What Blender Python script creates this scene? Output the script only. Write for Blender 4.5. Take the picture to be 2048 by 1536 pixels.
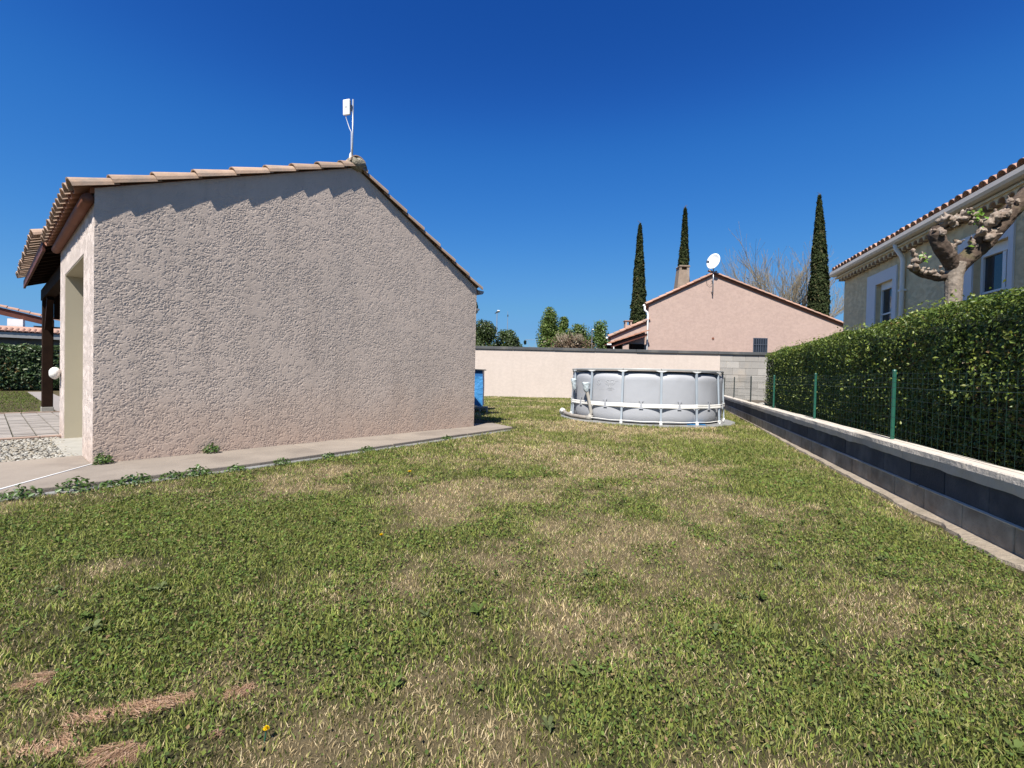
import bpy, math, random
import numpy as np
from mathutils import Matrix, Vector, noise as mnoise

random.seed(7)
RNG = np.random.default_rng(11)
R = math.radians
scene = bpy.context.scene
for o in list(bpy.data.objects):
    bpy.data.objects.remove(o)
COL = scene.collection

# ------------------------------------------------------------------ camera
cam_d = bpy.data.cameras.new('camera')
cam = bpy.data.objects.new('camera', cam_d)
COL.objects.link(cam)
cam_d.sensor_width = 36.0
cam_d.lens = 930.0 / 2048.0 * 36.0
cam_d.clip_start = 0.05
cam_d.clip_end = 3000
cam.matrix_world = (Matrix.Translation((0, 0, 1.0)) @ Matrix.Rotation(math.pi / 2 - 0.016, 4, 'X')
                    @ Matrix.Rotation(0.0225, 4, 'Z'))
scene.camera = cam

# ------------------------------------------------------------------ sky, sun, exposure
SUN_EL, SUN_AZ = R(54), R(19)          # the sun stands behind the viewer, 19 degrees to the left
S = Vector((-math.sin(SUN_AZ) * math.cos(SUN_EL), -math.cos(SUN_AZ) * math.cos(SUN_EL), math.sin(SUN_EL)))
world = bpy.data.worlds.new('World')
scene.world = world
world.use_nodes = True
nt = world.node_tree
nt.nodes.clear()
sky = nt.nodes.new('ShaderNodeTexSky')
sky.sky_type = 'NISHITA'
sky.sun_disc = False
sky.sun_elevation = SUN_EL
sky.sun_rotation = math.pi + SUN_AZ
sky.altitude = 0
sky.air_density = 0.6
sky.dust_density = 0.0
sky.ozone_density = 10.0
bg = nt.nodes.new('ShaderNodeBackground')
bg.inputs['Strength'].default_value = 0.10
wo = nt.nodes.new('ShaderNodeOutputWorld')
sc_in = nt.nodes.new('ShaderNodeVectorMath')
sc_in.operation = 'SCALE'
sc_in.inputs['Scale'].default_value = 0.15
crv = nt.nodes.new('ShaderNodeRGBCurve')      # one tone curve for the whole sky: the deep clear blue of the day
for ci, pts in enumerate((((0, 0), (.049, .0085), (.075, .026), (.19, .11), (.36, .17), (.6, .30), (1, .45)),
                          ((0, 0), (.11, .067), (.168, .15), (.41, .32), (.62, .36), (.8, .43), (1, .55)),
                          ((0, 0), (.28, .31), (.42, .49), (.82, .625), (.93, .62), (1, .63)))):
    c = crv.mapping.curves[ci]
    c.points[0].location = pts[0]
    c.points[1].location = pts[-1]
    for p in pts[1:-1]:
        c.points.new(*p)
crv.mapping.extend = 'HORIZONTAL'
crv.mapping.update()
sc_out = nt.nodes.new('ShaderNodeVectorMath')
sc_out.operation = 'SCALE'
sc_out.inputs['Scale'].default_value = 6.1
nt.links.new(sky.outputs[0], sc_in.inputs[0])
nt.links.new(sc_in.outputs[0], crv.inputs['Color'])
nt.links.new(crv.outputs[0], sc_out.inputs[0])
nt.links.new(sc_out.outputs[0], bg.inputs['Color'])
nt.links.new(bg.outputs[0], wo.inputs['Surface'])
sun_d = bpy.data.lights.new('sun', 'SUN')
sun_d.energy = 4.8
sun_d.angle = R(0.5)
sun_d.color = (1.0, 0.955, 0.88)
sun = bpy.data.objects.new('sun', sun_d)
COL.objects.link(sun)
sun.rotation_euler = S.to_track_quat('Z', 'Y').to_euler()
sun.location = (0, 0, 30)
scene.view_settings.view_transform = 'Standard'
scene.view_settings.look = 'None'
scene.view_settings.gamma = 1
scene.view_settings.exposure = 0.95
scene.view_settings.use_curve_mapping = False
scene.cycles.max_bounces = 6

# ------------------------------------------------------------------ materials
def new_mat(name):
    m = bpy.data.materials.new(name)
    m.use_nodes = True
    t = m.node_tree
    b = t.nodes['Principled BSDF']
    return m, t, b

def N(t, kind, **kw):
    n = t.nodes.new('ShaderNode' + kind)
    for k, v in kw.items():
        setattr(n, k, v)
    return n

def noise_n(t, vec, scale, detail=4, rough=0.55, dist=0.0):
    n = N(t, 'TexNoise')
    n.inputs['Scale'].default_value = scale
    n.inputs['Detail'].default_value = detail
    n.inputs['Roughness'].default_value = rough
    n.inputs['Distortion'].default_value = dist
    t.links.new(vec, n.inputs['Vector'])
    return n.outputs['Fac']

def ramp(t, fac, lo, hi, c0=(0, 0, 0, 1), c1=(1, 1, 1, 1)):
    r = N(t, 'ValToRGB')
    r.color_ramp.elements[0].position = lo
    r.color_ramp.elements[1].position = hi
    r.color_ramp.elements[0].color = c0
    r.color_ramp.elements[1].color = c1
    t.links.new(fac, r.inputs['Fac'])
    return r.outputs['Color']

def mix(t, fac, a, b, mode='MIX'):
    n = N(t, 'MixRGB', blend_type=mode)
    for sock, v in ((n.inputs['Fac'], fac), (n.inputs['Color1'], a), (n.inputs['Color2'], b)):
        if isinstance(v, (int, float)):
            sock.default_value = v
        elif isinstance(v, tuple):
            sock.default_value = (v + (1,))[:4]
        else:
            t.links.new(v, sock)
    return n.outputs['Color']

def math_n(t, op, a, b=None):
    n = N(t, 'Math', operation=op)
    for i, v in enumerate((a, b)):
        if v is None:
            continue
        if isinstance(v, (int, float)):
            n.inputs[i].default_value = v
        else:
            t.links.new(v, n.inputs[i])
    return n.outputs[0]

def pos(t):
    return N(t, 'NewGeometry').outputs['Position']

def bump(t, b, h, dist, strength=1.0):
    n = N(t, 'Bump')
    n.inputs['Distance'].default_value = dist
    n.inputs['Strength'].default_value = strength
    t.links.new(h, n.inputs['Height'])
    t.links.new(n.outputs[0], b.inputs['Normal'])

def pm(name, c1, c2=None, scale=3.0, rough=0.8, bscale=0, bdist=0.0, c3=None, s3=0.6, metal=0.0, spec=0.3, rand=0.0):
    """worn plain surface: two tones by noise, a third blotchy tone, fine relief, a random shift per object"""
    m, t, b = new_mat(name)
    p = pos(t)
    c2 = c2 or tuple(x * 0.8 for x in c1)
    col = mix(t, ramp(t, noise_n(t, p, scale, 6, 0.62), 0.32, 0.68), c1, c2)
    if c3:
        col = mix(t, ramp(t, noise_n(t, p, s3, 5, 0.6), 0.5, 0.72), col, c3)
    if rand:
        oi = N(t, 'ObjectInfo').outputs['Random']
        hs = N(t, 'HueSaturation')
        t.links.new(math_n(t, 'ADD', math_n(t, 'MULTIPLY', oi, rand), 1 - rand / 2), hs.inputs['Value'])
        t.links.new(col, hs.inputs['Color'])
        col = hs.outputs[0]
    t.links.new(col, b.inputs['Base Color'])
    b.inputs['Roughness'].default_value = rough
    b.inputs['Metallic'].default_value = metal
    b.inputs['Specular IOR Level'].default_value = spec
    if bscale:
        bump(t, b, noise_n(t, p, bscale, 5, 0.65), bdist)
    return m

def stucco(name, c1, c2, low, depth=0.012, sc=26.0, stain_z=0.8):
    """flattened crepi render: plateaus broken by short worm-like grooves; reddish splash zone near the ground"""
    m, t, b = new_mat(name)
    p = pos(t)
    mp = N(t, 'Mapping')
    mp.inputs['Scale'].default_value = (1, 1, 1.55)
    t.links.new(p, mp.inputs['Vector'])
    pv = mp.outputs[0]
    n1 = noise_n(t, pv, sc, 2.5, 0.5, 0.9)
    n2 = noise_n(t, pv, sc * 1.9, 2, 0.5, 0.6)
    g1 = math_n(t, 'ABSOLUTE', math_n(t, 'SUBTRACT', n1, 0.5))
    g2 = math_n(t, 'ABSOLUTE', math_n(t, 'SUBTRACT', n2, 0.47))
    h1 = ramp(t, g1, 0.008, 0.05)
    h2 = ramp(t, g2, 0.01, 0.07)
    flat = ramp(t, noise_n(t, pv, 6.5, 3, 0.6), 0.46, 0.60)
    h = mix(t, 0.55, h1, h2, 'MULTIPLY')
    h = mix(t, math_n(t, 'MULTIPLY', flat, 0.75), h, (1, 1, 1))
    hh = math_n(t, 'ADD', h, math_n(t, 'MULTIPLY', noise_n(t, p, 90, 3, 0.6), 0.18))
    hh = math_n(t, 'ADD', hh, math_n(t, 'MULTIPLY', n1, 0.55))
    col = mix(t, ramp(t, noise_n(t, p, 1.1, 5, 0.6), 0.35, 0.68), c1, c2)
    sx = N(t, 'SeparateXYZ')
    t.links.new(p, sx.inputs[0])
    # rising splash stain with a ragged upper edge
    zz = math_n(t, 'ADD', sx.outputs['Z'], math_n(t, 'MULTIPLY', noise_n(t, p, 1.6, 5, 0.65), 0.55))
    st = ramp(t, math_n(t, 'MULTIPLY', zz, 1.0 / 1.2), 0.28 * stain_z + 0.1, 0.62 * stain_z + 0.1, (1, 1, 1, 1), (0, 0, 0, 1))
    col = mix(t, math_n(t, 'MULTIPLY', st, 0.75), col, low)
    # vertical weather streaks
    ms = N(t, 'Mapping')
    ms.inputs['Scale'].default_value = (1, 1, 0.12)
    t.links.new(p, ms.inputs['Vector'])
    sk = ramp(t, noise_n(t, ms.outputs[0], 5.0, 4, 0.6), 0.52, 0.75)
    col = mix(t, math_n(t, 'MULTIPLY', sk, 0.22), col, tuple(x * 0.72 for x in c1))
    # darker tone in the grooves
    inv = math_n(t, 'SUBTRACT', 1.0, h)
    col = mix(t, math_n(t, 'MULTIPLY', inv, 0.35), col, tuple(x * 0.55 for x in c1))
    t.links.new(col, b.inputs['Base Color'])
    b.inputs['Roughness'].default_value = 0.92
    b.inputs['Specular IOR Level'].default_value = 0.15
    bump(t, b, hh, depth)
    return m

def leafmat(name, transl=0.35, rough=0.45, spec=0.35):
    m, t, b = new_mat(name)
    at = N(t, 'Attribute', attribute_name='Col')
    b.inputs['Roughness'].default_value = rough
    b.inputs['Specular IOR Level'].default_value = spec
    t.links.new(at.outputs['Color'], b.inputs['Base Color'])
    tr = N(t, 'BsdfTranslucent')
    hs = N(t, 'HueSaturation')
    hs.inputs['Value'].default_value = 1.25
    hs.inputs['Saturation'].default_value = 1.1
    t.links.new(at.outputs['Color'], hs.inputs['Color'])
    t.links.new(hs.outputs[0], tr.inputs['Color'])
    mx = N(t, 'MixShader')
    mx.inputs[0].default_value = transl
    out = t.nodes['Material Output']
    t.links.new(b.outputs[0], mx.inputs[1])
    t.links.new(tr.outputs[0], mx.inputs[2])
    t.links.new(mx.outputs[0], out.inputs['Surface'])
    return m

MT = {}
MT['stucco'] = stucco('stucco_render', (0.70, 0.605, 0.545), (0.64, 0.56, 0.505), (0.56, 0.40, 0.32))
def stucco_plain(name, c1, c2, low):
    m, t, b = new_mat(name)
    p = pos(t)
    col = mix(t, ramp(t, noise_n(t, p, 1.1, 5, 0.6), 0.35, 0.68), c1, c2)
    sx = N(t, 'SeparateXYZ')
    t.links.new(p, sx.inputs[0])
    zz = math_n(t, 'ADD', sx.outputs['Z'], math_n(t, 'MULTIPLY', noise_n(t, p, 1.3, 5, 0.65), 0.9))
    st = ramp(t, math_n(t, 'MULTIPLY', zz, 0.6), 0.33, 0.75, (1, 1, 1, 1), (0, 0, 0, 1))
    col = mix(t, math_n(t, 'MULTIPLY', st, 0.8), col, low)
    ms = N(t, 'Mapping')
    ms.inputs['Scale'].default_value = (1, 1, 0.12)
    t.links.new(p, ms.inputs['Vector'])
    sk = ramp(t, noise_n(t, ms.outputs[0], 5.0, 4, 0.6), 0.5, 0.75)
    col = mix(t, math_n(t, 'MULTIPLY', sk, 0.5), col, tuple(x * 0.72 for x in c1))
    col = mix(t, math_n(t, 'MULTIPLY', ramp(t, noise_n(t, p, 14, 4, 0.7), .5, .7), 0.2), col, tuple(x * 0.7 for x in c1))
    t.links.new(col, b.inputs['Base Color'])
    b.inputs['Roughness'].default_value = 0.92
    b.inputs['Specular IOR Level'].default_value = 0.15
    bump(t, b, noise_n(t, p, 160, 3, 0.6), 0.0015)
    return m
MT['stucco_geo'] = stucco_plain('stucco_render_trowelled', (0.58, 0.475, 0.395), (0.52, 0.43, 0.36), (0.50, 0.37, 0.285))  # same render as the side wall, toned darker for the grazing-lit gable
MT['stucco_fine'] = stucco('stucco_sunlit_tone', (0.66, 0.565, 0.51), (0.62, 0.53, 0.48), (0.58, 0.455, 0.38), 0.005, 40)  # same render as the gable, coloured lighter for the sunlit side
MT['pink'] = stucco('pink_render', (0.455, 0.333, 0.28), (0.43, 0.314, 0.267), (0.42, 0.31, 0.26), 0.003, 16)
MT['beige'] = stucco('beige_render', (0.82, 0.65, 0.39), (0.77, 0.61, 0.365), (0.7, 0.55, 0.35), 0.004, 30)
MT['cream'] = stucco('cream_render', (0.56, 0.478, 0.418), (0.54, 0.46, 0.402), (0.50, 0.415, 0.345), 0.0006, 60, 0.22)
MT['jamb'] = pm('cream_plaster', (0.438, 0.394, 0.299), (0.416, 0.372, 0.281), 2, 0.85, 60, 0.001)
MT['tile'] = pm('roof_tile_blond', (0.380, 0.266, 0.190), (0.307, 0.212, 0.153), 9, 0.85, 60, 0.003, (0.219, 0.186, 0.157), 4.0, rand=0.35)
MT['tile_red'] = pm('roof_tile_red', (0.307, 0.146, 0.091), (0.248, 0.117, 0.073), 7, 0.85, 60, 0.003, (0.219, 0.146, 0.110), 3.0, rand=0.25)
MT['tile_pink'] = pm('roof_tile_pink', (0.402, 0.241, 0.175), (0.329, 0.190, 0.139), 6, 0.85, 60, 0.003, (0.263, 0.204, 0.161), 3.0, rand=0.3)
MT['terracotta'] = pm('terracotta', (0.22, 0.085, 0.048), (0.17, 0.066, 0.04), 6, 0.7, 40, 0.002)
MT['soffit'] = pm('soffit_brick', (0.36, 0.15, 0.085), (0.28, 0.12, 0.07), 14, 0.85, 30, 0.006)
MT['wood'] = pm('dark_stained_wood', (0.030, 0.016, 0.010), (0.018, 0.010, 0.007), 5, 0.8, 40, 0.002, spec=0.08)
MT['wood_red'] = pm('red_brown_wood', (0.11, 0.035, 0.022), (0.085, 0.028, 0.018), 5, 0.6, 40, 0.002)
MT['concrete'] = pm('path_concrete', (0.265, 0.225, 0.185), (0.215, 0.182, 0.15), 2.2, 0.9, 55, 0.004, (0.17, 0.142, 0.118), 1.3, rand=0.12)
MT['concrete_grey'] = pm('grey_concrete', (0.219, 0.219, 0.212), (0.168, 0.168, 0.164), 3.5, 0.9, 45, 0.004, (0.146, 0.142, 0.131), 1.1, rand=0.1)
MT['cap'] = pm('cap_mortar', (0.56, 0.50, 0.42), (0.46, 0.41, 0.345), 4, 0.9, 22, 0.012, (0.38, 0.335, 0.275), 1.5, rand=0.12)
MT['footing'] = pm('footing_mortar', (0.314, 0.263, 0.204), (0.241, 0.197, 0.150), 9, 0.95, 26, 0.02, (0.190, 0.161, 0.117), 3)
MT['block_grey'] = pm('block_grey', (0.42, 0.36, 0.285), (0.25, 0.21, 0.165), 7, 0.95, 70, 0.010, (0.20, 0.145, 0.10), 2.2, rand=0.35)
MT['block_navy'] = pm('block_bitumen', (0.066, 0.07, 0.082), (0.046, 0.05, 0.062), 5, 0.9, 70, 0.008, (0.105, 0.108, 0.115), 2.8, rand=0.4)
MT['block_wall'] = pm('block_light', (0.336, 0.314, 0.285), (0.292, 0.277, 0.256), 3, 0.95, 50, 0.006, (0.365, 0.321, 0.270), 1.0, rand=0.3)
MT['mortar'] = pm('mortar', (0.380, 0.350, 0.314), (0.329, 0.307, 0.277), 5, 0.95, 40, 0.004)
MT['coping'] = pm('coping_slate', (0.085, 0.088, 0.09), (0.06, 0.062, 0.065), 1.2, 0.75, 30, 0.004, (0.16, 0.15, 0.135), 0.8)
MT['white'] = pm('white_plastic', (0.78, 0.78, 0.76), (0.72, 0.72, 0.70), 3, 0.45)
MT['white_strap'] = pm('white_strap', (0.80, 0.78, 0.73), (0.70, 0.68, 0.63), 6, 0.6, 30, 0.004)
MT['pool'] = pm('pool_liner', (0.365, 0.375, 0.40), (0.335, 0.345, 0.37), 1.4, 0.5, 6, 0.004, (0.31, 0.315, 0.33), 0.9)
MT['pool_dark'] = pm('pool_sleeve_shaded', (0.115, 0.12, 0.13), (0.09, 0.094, 0.10), 2, 0.55)
MT['steel'] = pm('powder_coated_steel', (0.336, 0.380, 0.423), (0.299, 0.339, 0.380), 4, 0.38, spec=0.5)
MT['rail'] = pm('rail_steel', (0.350, 0.350, 0.336), (0.307, 0.307, 0.292), 4, 0.4, spec=0.5)
MT['print'] = pm('white_print', (0.482, 0.489, 0.504), (0.453, 0.460, 0.474), 9, 0.6)
MT['hose'] = pm('ribbed_hose', (0.380, 0.358, 0.321), (0.307, 0.285, 0.252), 12, 0.6)
MT['hose_dirty'] = pm('dirty_hose', (0.30, 0.27, 0.235), (0.23, 0.205, 0.18), 9, 0.7)
MT['bag'] = pm('plastic_bag', (0.482, 0.526, 0.540), (0.380, 0.438, 0.467), 18, 0.3, 16, 0.03, spec=0.6)
MT['blue'] = pm('blue_tarp', (0.055, 0.235, 0.50), (0.045, 0.195, 0.43), 5, 0.45, 7, 0.03)
MT['blue_dark'] = pm('blue_tarp_band', (0.025, 0.12, 0.30), (0.02, 0.095, 0.25), 5, 0.45)
MT['grey_metal'] = pm('grey_zinc', (0.36, 0.36, 0.35), (0.29, 0.29, 0.285), 4, 0.45, metal=0.3)
MT['gutter'] = pm('gutter_pvc', (0.70, 0.62, 0.52), (0.62, 0.55, 0.46), 2.5, 0.5)
MT['galv'] = pm('galvanised', (0.42, 0.44, 0.47), (0.34, 0.36, 0.39), 20, 0.35, metal=0.6)
MT['green_post'] = pm('green_post', (0.016, 0.10, 0.066), (0.012, 0.08, 0.053), 6, 0.45, spec=0.5)
MT['green_wire'] = pm('green_wire', (0.02, 0.05, 0.036), (0.016, 0.042, 0.03), 6, 0.5)
MT['grey_post'] = pm('grey_post', (0.045, 0.055, 0.055), (0.035, 0.04, 0.04), 6, 0.5)
MT['surround'] = pm('white_surround', (0.70, 0.70, 0.70), (0.66, 0.66, 0.665), 2, 0.8)
MT['dark'] = pm('dark_void', (0.012, 0.012, 0.013), (0.01, 0.01, 0.011), 3, 0.8)
MT['bars'] = pm('painted_iron', (0.075, 0.085, 0.11), (0.06, 0.07, 0.09), 8, 0.5)
MT['stone'] = pm('pale_stone', (0.329, 0.314, 0.281), (0.270, 0.256, 0.226), 8, 0.9, 40, 0.004)
MT['chimney'] = pm('chimney_render', (0.27, 0.205, 0.155), (0.20, 0.155, 0.12), 5, 0.95, 20, 0.01, (0.31, 0.25, 0.2), 2)
MT['rough_mortar'] = pm('lichen_mortar', (0.30, 0.265, 0.2), (0.15, 0.135, 0.10), 22, 0.95, 30, 0.02, (0.38, 0.36, 0.31), 9)
MT['gravel'] = leafmat('gravel_stone', 0.0, 0.9, 0.2)
MT['gravel_bed'] = pm('gravel_bed', (0.146, 0.131, 0.110), (0.088, 0.080, 0.066), 40, 0.95, 60, 0.01)
MT['paver'] = pm('paver', (0.292, 0.263, 0.237), (0.241, 0.215, 0.193), 5, 0.9, 60, 0.003, rand=0.25)
MT['paver_bed'] = pm('paver_joint_sand', (0.13, 0.12, 0.09), (0.08, 0.085, 0.05), 14, 0.95, 40, 0.006)
MT['edge'] = pm('pink_edging', (0.321, 0.234, 0.186), (0.263, 0.190, 0.153), 4, 0.9, 40, 0.004)
MT['flower'] = pm('dandelion_yellow', (0.75, 0.55, 0.005), (0.68, 0.46, 0.004), 60, 0.6)
MT['leaf'] = leafmat('leaf', 0.3, 0.42, 0.4)
MT['clover'] = leafmat('clover_leaf', 0.3, 0.7, 0.12)
MT['grass'] = leafmat('grass_blade', 0.3, 0.6, 0.2)
MT['needle'] = leafmat('cypress_foliage', 0.12, 0.8, 0.1)
MT['bark'] = pm('bark', (0.15, 0.115, 0.085), (0.10, 0.08, 0.06), 6, 0.95, 25, 0.02)
MT['twig'] = pm('twig_bark', (0.26, 0.215, 0.15), (0.19, 0.16, 0.11), 3, 0.9)
MT['soil'] = pm('soil', (0.12, 0.095, 0.07), (0.08, 0.065, 0.048), 5, 0.95, 20, 0.02)
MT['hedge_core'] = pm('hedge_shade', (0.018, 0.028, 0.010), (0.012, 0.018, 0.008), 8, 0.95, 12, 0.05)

def plane_bark(name, base, dark, pale, moss):
    m, t, b = new_mat(name)
    p = pos(t)
    col = mix(t, ramp(t, noise_n(t, p, 9, 5, 0.6, 0.8), 0.40, 0.58), base, dark)
    col = mix(t, ramp(t, noise_n(t, p, 13, 4, 0.6), 0.57, 0.64), col, pale)
    col = mix(t, ramp(t, noise_n(t, p, 3.2, 4, 0.6), 0.56, 0.70), col, moss)
    t.links.new(col, b.inputs['Base Color'])
    b.inputs['Roughness'].default_value = 0.9
    b.inputs['Specular IOR Level'].default_value = 0.15
    bump(t, b, noise_n(t, p, 30, 5, 0.65), 0.012)
    return m
MT['plane_trunk'] = plane_bark('plane_tree_trunk_bark', (0.27, 0.225, 0.185), (0.20, 0.165, 0.135), (0.33, 0.255, 0.20), (0.17, 0.16, 0.11))
MT['plane_bark'] = plane_bark('plane_tree_bark', (0.10, 0.072, 0.055), (0.065, 0.048, 0.038), (0.125, 0.095, 0.075), (0.11, 0.095, 0.05))
MT['plane_knob'] = plane_bark('plane_tree_callus', (0.30, 0.245, 0.20), (0.19, 0.145, 0.115), (0.36, 0.31, 0.26), (0.13, 0.10, 0.06))

def glass():
    m, t, b = new_mat('window_glass')
    b.inputs['Base Color'].default_value = (0.018, 0.023, 0.032, 1)
    b.inputs['Roughness'].default_value = 0.06
    b.inputs['Specular IOR Level'].default_value = 0.6
    return m
MT['glass'] = glass()

def lawn_mat():
    m, t, b = new_mat('lawn_thatch')
    p = pos(t)
    g = mix(t, ramp(t, noise_n(t, p, 30, 5, 0.7), 0.35, 0.65), (0.038, 0.038, 0.016), (0.095, 0.074, 0.042))
    g = mix(t, ramp(t, noise_n(t, p, 0.9, 5, 0.6), 0.42, 0.66), g, (0.13, 0.102, 0.058))
    g = mix(t, ramp(t, noise_n(t, p, 70, 3, 0.6), 0.55, 0.7), g, (0.04, 0.032, 0.018))
    t.links.new(g, b.inputs['Base Color'])
    b.inputs['Roughness'].default_value = 0.95
    b.inputs['Specular IOR Level'].default_value = 0.1
    bump(t, b, noise_n(t, p, 45, 5, 0.7), 0.03)
    return m
MT['lawn'] = lawn_mat()

def thatch_mat():
    m, t, b = new_mat('thatch')
    p = pos(t)
    at = N(t, 'Attribute', attribute_name='Col').outputs['Color']
    mp = N(t, 'Mapping')
    mp.inputs['Scale'].default_value = (1, .35, 1)
    t.links.new(p, mp.inputs['Vector'])
    c = mix(t, ramp(t, noise_n(t, mp.outputs[0], 190, 4, 0.7, 1.5), .35, .7), mix(t, 0.55, at, (0.03, 0.026, 0.015)), at)
    t.links.new(c, b.inputs['Base Color'])
    b.inputs['Roughness'].default_value = 0.95
    b.inputs['Specular IOR Level'].default_value = 0.1
    bump(t, b, noise_n(t, mp.outputs[0], 190, 4, 0.7, 1.5), 0.006)
    return m
MT['thatch'] = thatch_mat()

# ------------------------------------------------------------------ mesh builder
class MB:
    def __init__(self):
        self.v = []
        self.f = []
    def add(self, verts, faces):
        o = len(self.v)
        self.v += [tuple(p) for p in verts]
        self.f += [tuple(i + o for i in f) for f in faces]
        return self
    def hexa(self, p):            # bottom ring of four, then top ring of four
        return self.add(p, [(3, 2, 1, 0), (4, 5, 6, 7), (0, 1, 5, 4), (1, 2, 6, 5), (2, 3, 7, 6), (3, 0, 4, 7)])
    def box(self, a, b):
        (x0, y0, z0), (x1, y1, z1) = a, b
        return self.hexa([(x0, y0, z0), (x1, y0, z0), (x1, y1, z0), (x0, y1, z0),
                          (x0, y0, z1), (x1, y0, z1), (x1, y1, z1), (x0, y1, z1)])
    def fbox(self, F, a, b):      # a box in a frame F(a, b, c) -> world point
        (x0, y0, z0), (x1, y1, z1) = a, b
        return self.hexa([F(x0, y0, z0), F(x1, y0, z0), F(x1, y1, z0), F(x0, y1, z0),
                          F(x0, y0, z1), F(x1, y0, z1), F(x1, y1, z1), F(x0, y1, z1)])
    def prism(self, ring0, ring1):
        n = len(ring0)
        return self.add(list(ring0) + list(ring1),
                        [tuple(range(n - 1, -1, -1)), tuple(range(n, 2 * n))] +
                        [(i, (i + 1) % n, n + (i + 1) % n, n + i) for i in range(n)])
    def tube(self, path, rad, n=8, cap=True, closed=False, sq=None):
        P = [Vector(p) for p in path]
        if not hasattr(rad, '__len__'):
            rad = [rad] * len(P)
        o = len(self.v)
        up = None
        k = len(P)
        for i, p in enumerate(P):
            if closed:
                d = P[(i + 1) % k] - P[i - 1]
            else:
                d = P[min(i + 1, k - 1)] - P[max(i - 1, 0)]
            d.normalize()
            if up is None:
                up = Vector((0, 0, 1)) if abs(d.z) < 0.9 else Vector((1, 0, 0))
            x = d.cross(up).normalized()
            y = x.cross(d).normalized()
            up = y
            for j in range(n):
                a = 2 * math.pi * (j + 0.5) / n
                r = rad[i]
                self.v.append(tuple(p + (x * math.cos(a) + y * math.sin(a)) * r))
        m = k if closed else k - 1
        for i in range(m):
            for j in range(n):
                a, b = o + i * n + j, o + i * n + (j + 1) % n
                c, d2 = o + ((i + 1) % k) * n + (j + 1) % n, o + ((i + 1) % k) * n + j
                self.f.append((a, b, c, d2))
        if cap and not closed:
            self.f.append(tuple(o + j for j in range(n - 1, -1, -1)))
            self.f.append(tuple(o + (k - 1) * n + j for j in range(n)))
        return self
    def barrel(self, a, b, up, r0, r1, th=0.014, n=6, arc=math.pi, flat=0.85):
        """half-round canal tile from a (lower end) to b (upper end), open below"""
        a, b, up = Vector(a), Vector(b), Vector(up)
        d = (b - a).normalized()
        x = d.cross(up).normalized()
        y = x.cross(d).normalized()
        rings = []
        for p, r in ((a, r0), (b, r1)):
            for rr in (r, r - th):
                rings.append([tuple(p + x * (rr * math.cos(t)) + y * (rr * flat * math.sin(t)))
                              for t in [(math.pi - arc) / 2 + arc * i / n for i in range(n + 1)]])
        o = len(self.v)
        k = n + 1
        for rg in rings:
            self.v += rg
        q = lambda ring, i: o + ring * k + i
        for i in range(n):
            self.f.append((q(0, i), q(0, i + 1), q(2, i + 1), q(2, i)))
            self.f.append((q(1, i + 1), q(1, i), q(3, i), q(3, i + 1)))
            self.f.append((q(0, i + 1), q(0, i), q(1, i), q(1, i + 1)))
            self.f.append((q(2, i), q(2, i + 1), q(3, i + 1), q(3, i)))
        self.f.append((q(0, 0), q(2, 0), q(3, 0), q(1, 0)))
        self.f.append((q(2, n), q(0, n), q(1, n), q(3, n)))
        return self
    def build(self, name, mat, parent=None, loc=None, smooth=False, bevel=0.0):
        if loc is None:
            loc = woff(parent)
        else:
            loc = Vector(loc)
        me = bpy.data.meshes.new(name)
        me.from_pydata([tuple(Vector(p) - loc) for p in self.v], [], self.f)
        me.materials.append(MT[mat] if isinstance(mat, str) else mat)
        if smooth:
            me.shade_smooth()
        ob = bpy.data.objects.new(name, me)
        COL.objects.link(ob)
        if parent is not None:
            ob.parent = parent
            ob.location = loc - woff(parent)
        else:
            ob.location = loc
        if bevel:
            bv = ob.modifiers.new('bevel', 'BEVEL')
            bv.width = bevel
            bv.segments = 2
            bv.limit_method = 'ANGLE'
        return ob

def woff(o):
    v = Vector((0, 0, 0))
    while o is not None:
        v = v + Vector(o.location)
        o = o.parent
    return v

def tag(o, label, cat, group=None):
    o['label'] = label
    o['category'] = cat
    if group:
        o['group'] = group
    return o

def thing(name, label, cat, loc, group=None):
    o = bpy.data.objects.new(name, None)
    o.empty_display_size = 0.3
    COL.objects.link(o)
    o.location = loc
    return tag(o, label, cat, group)

def kind(o, k):
    o['kind'] = k
    return o

def big_mesh(name, V, F, C, mat, parent=None, loc=None):
    """numpy vertices, faces (k columns) and per-vertex colours as one mesh"""
    off = np.array(woff(parent) if loc is None else Vector(loc))
    V = (V - off).astype(np.float32)
    me = bpy.data.meshes.new(name)
    k = F.shape[1]
    me.vertices.add(len(V))
    me.vertices.foreach_set('co', V.ravel())
    me.loops.add(F.size)
    me.loops.foreach_set('vertex_index', F.astype(np.int32).ravel())
    me.polygons.add(len(F))
    me.polygons.foreach_set('loop_start', np.arange(0, F.size, k, dtype=np.int32))
    me.polygons.foreach_set('loop_total', np.full(len(F), k, dtype=np.int32))
    if C is not None:
        ca = me.attributes.new('Col', 'FLOAT_COLOR', 'POINT')
        ca.data.foreach_set('color', np.hstack([C, np.ones((len(C), 1))]).astype(np.float32).ravel())
    me.update(calc_edges=True)
    me.materials.append(MT[mat])
    ob = bpy.data.objects.new(name, me)
    COL.objects.link(ob)
    if parent is not None:
        ob.parent = parent
        ob.location = Vector(off) - woff(parent)
    else:
        ob.location = Vector(off)
    return ob

def unit(a):
    return a / np.maximum(np.linalg.norm(a, axis=1, keepdims=True), 1e-9)

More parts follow.
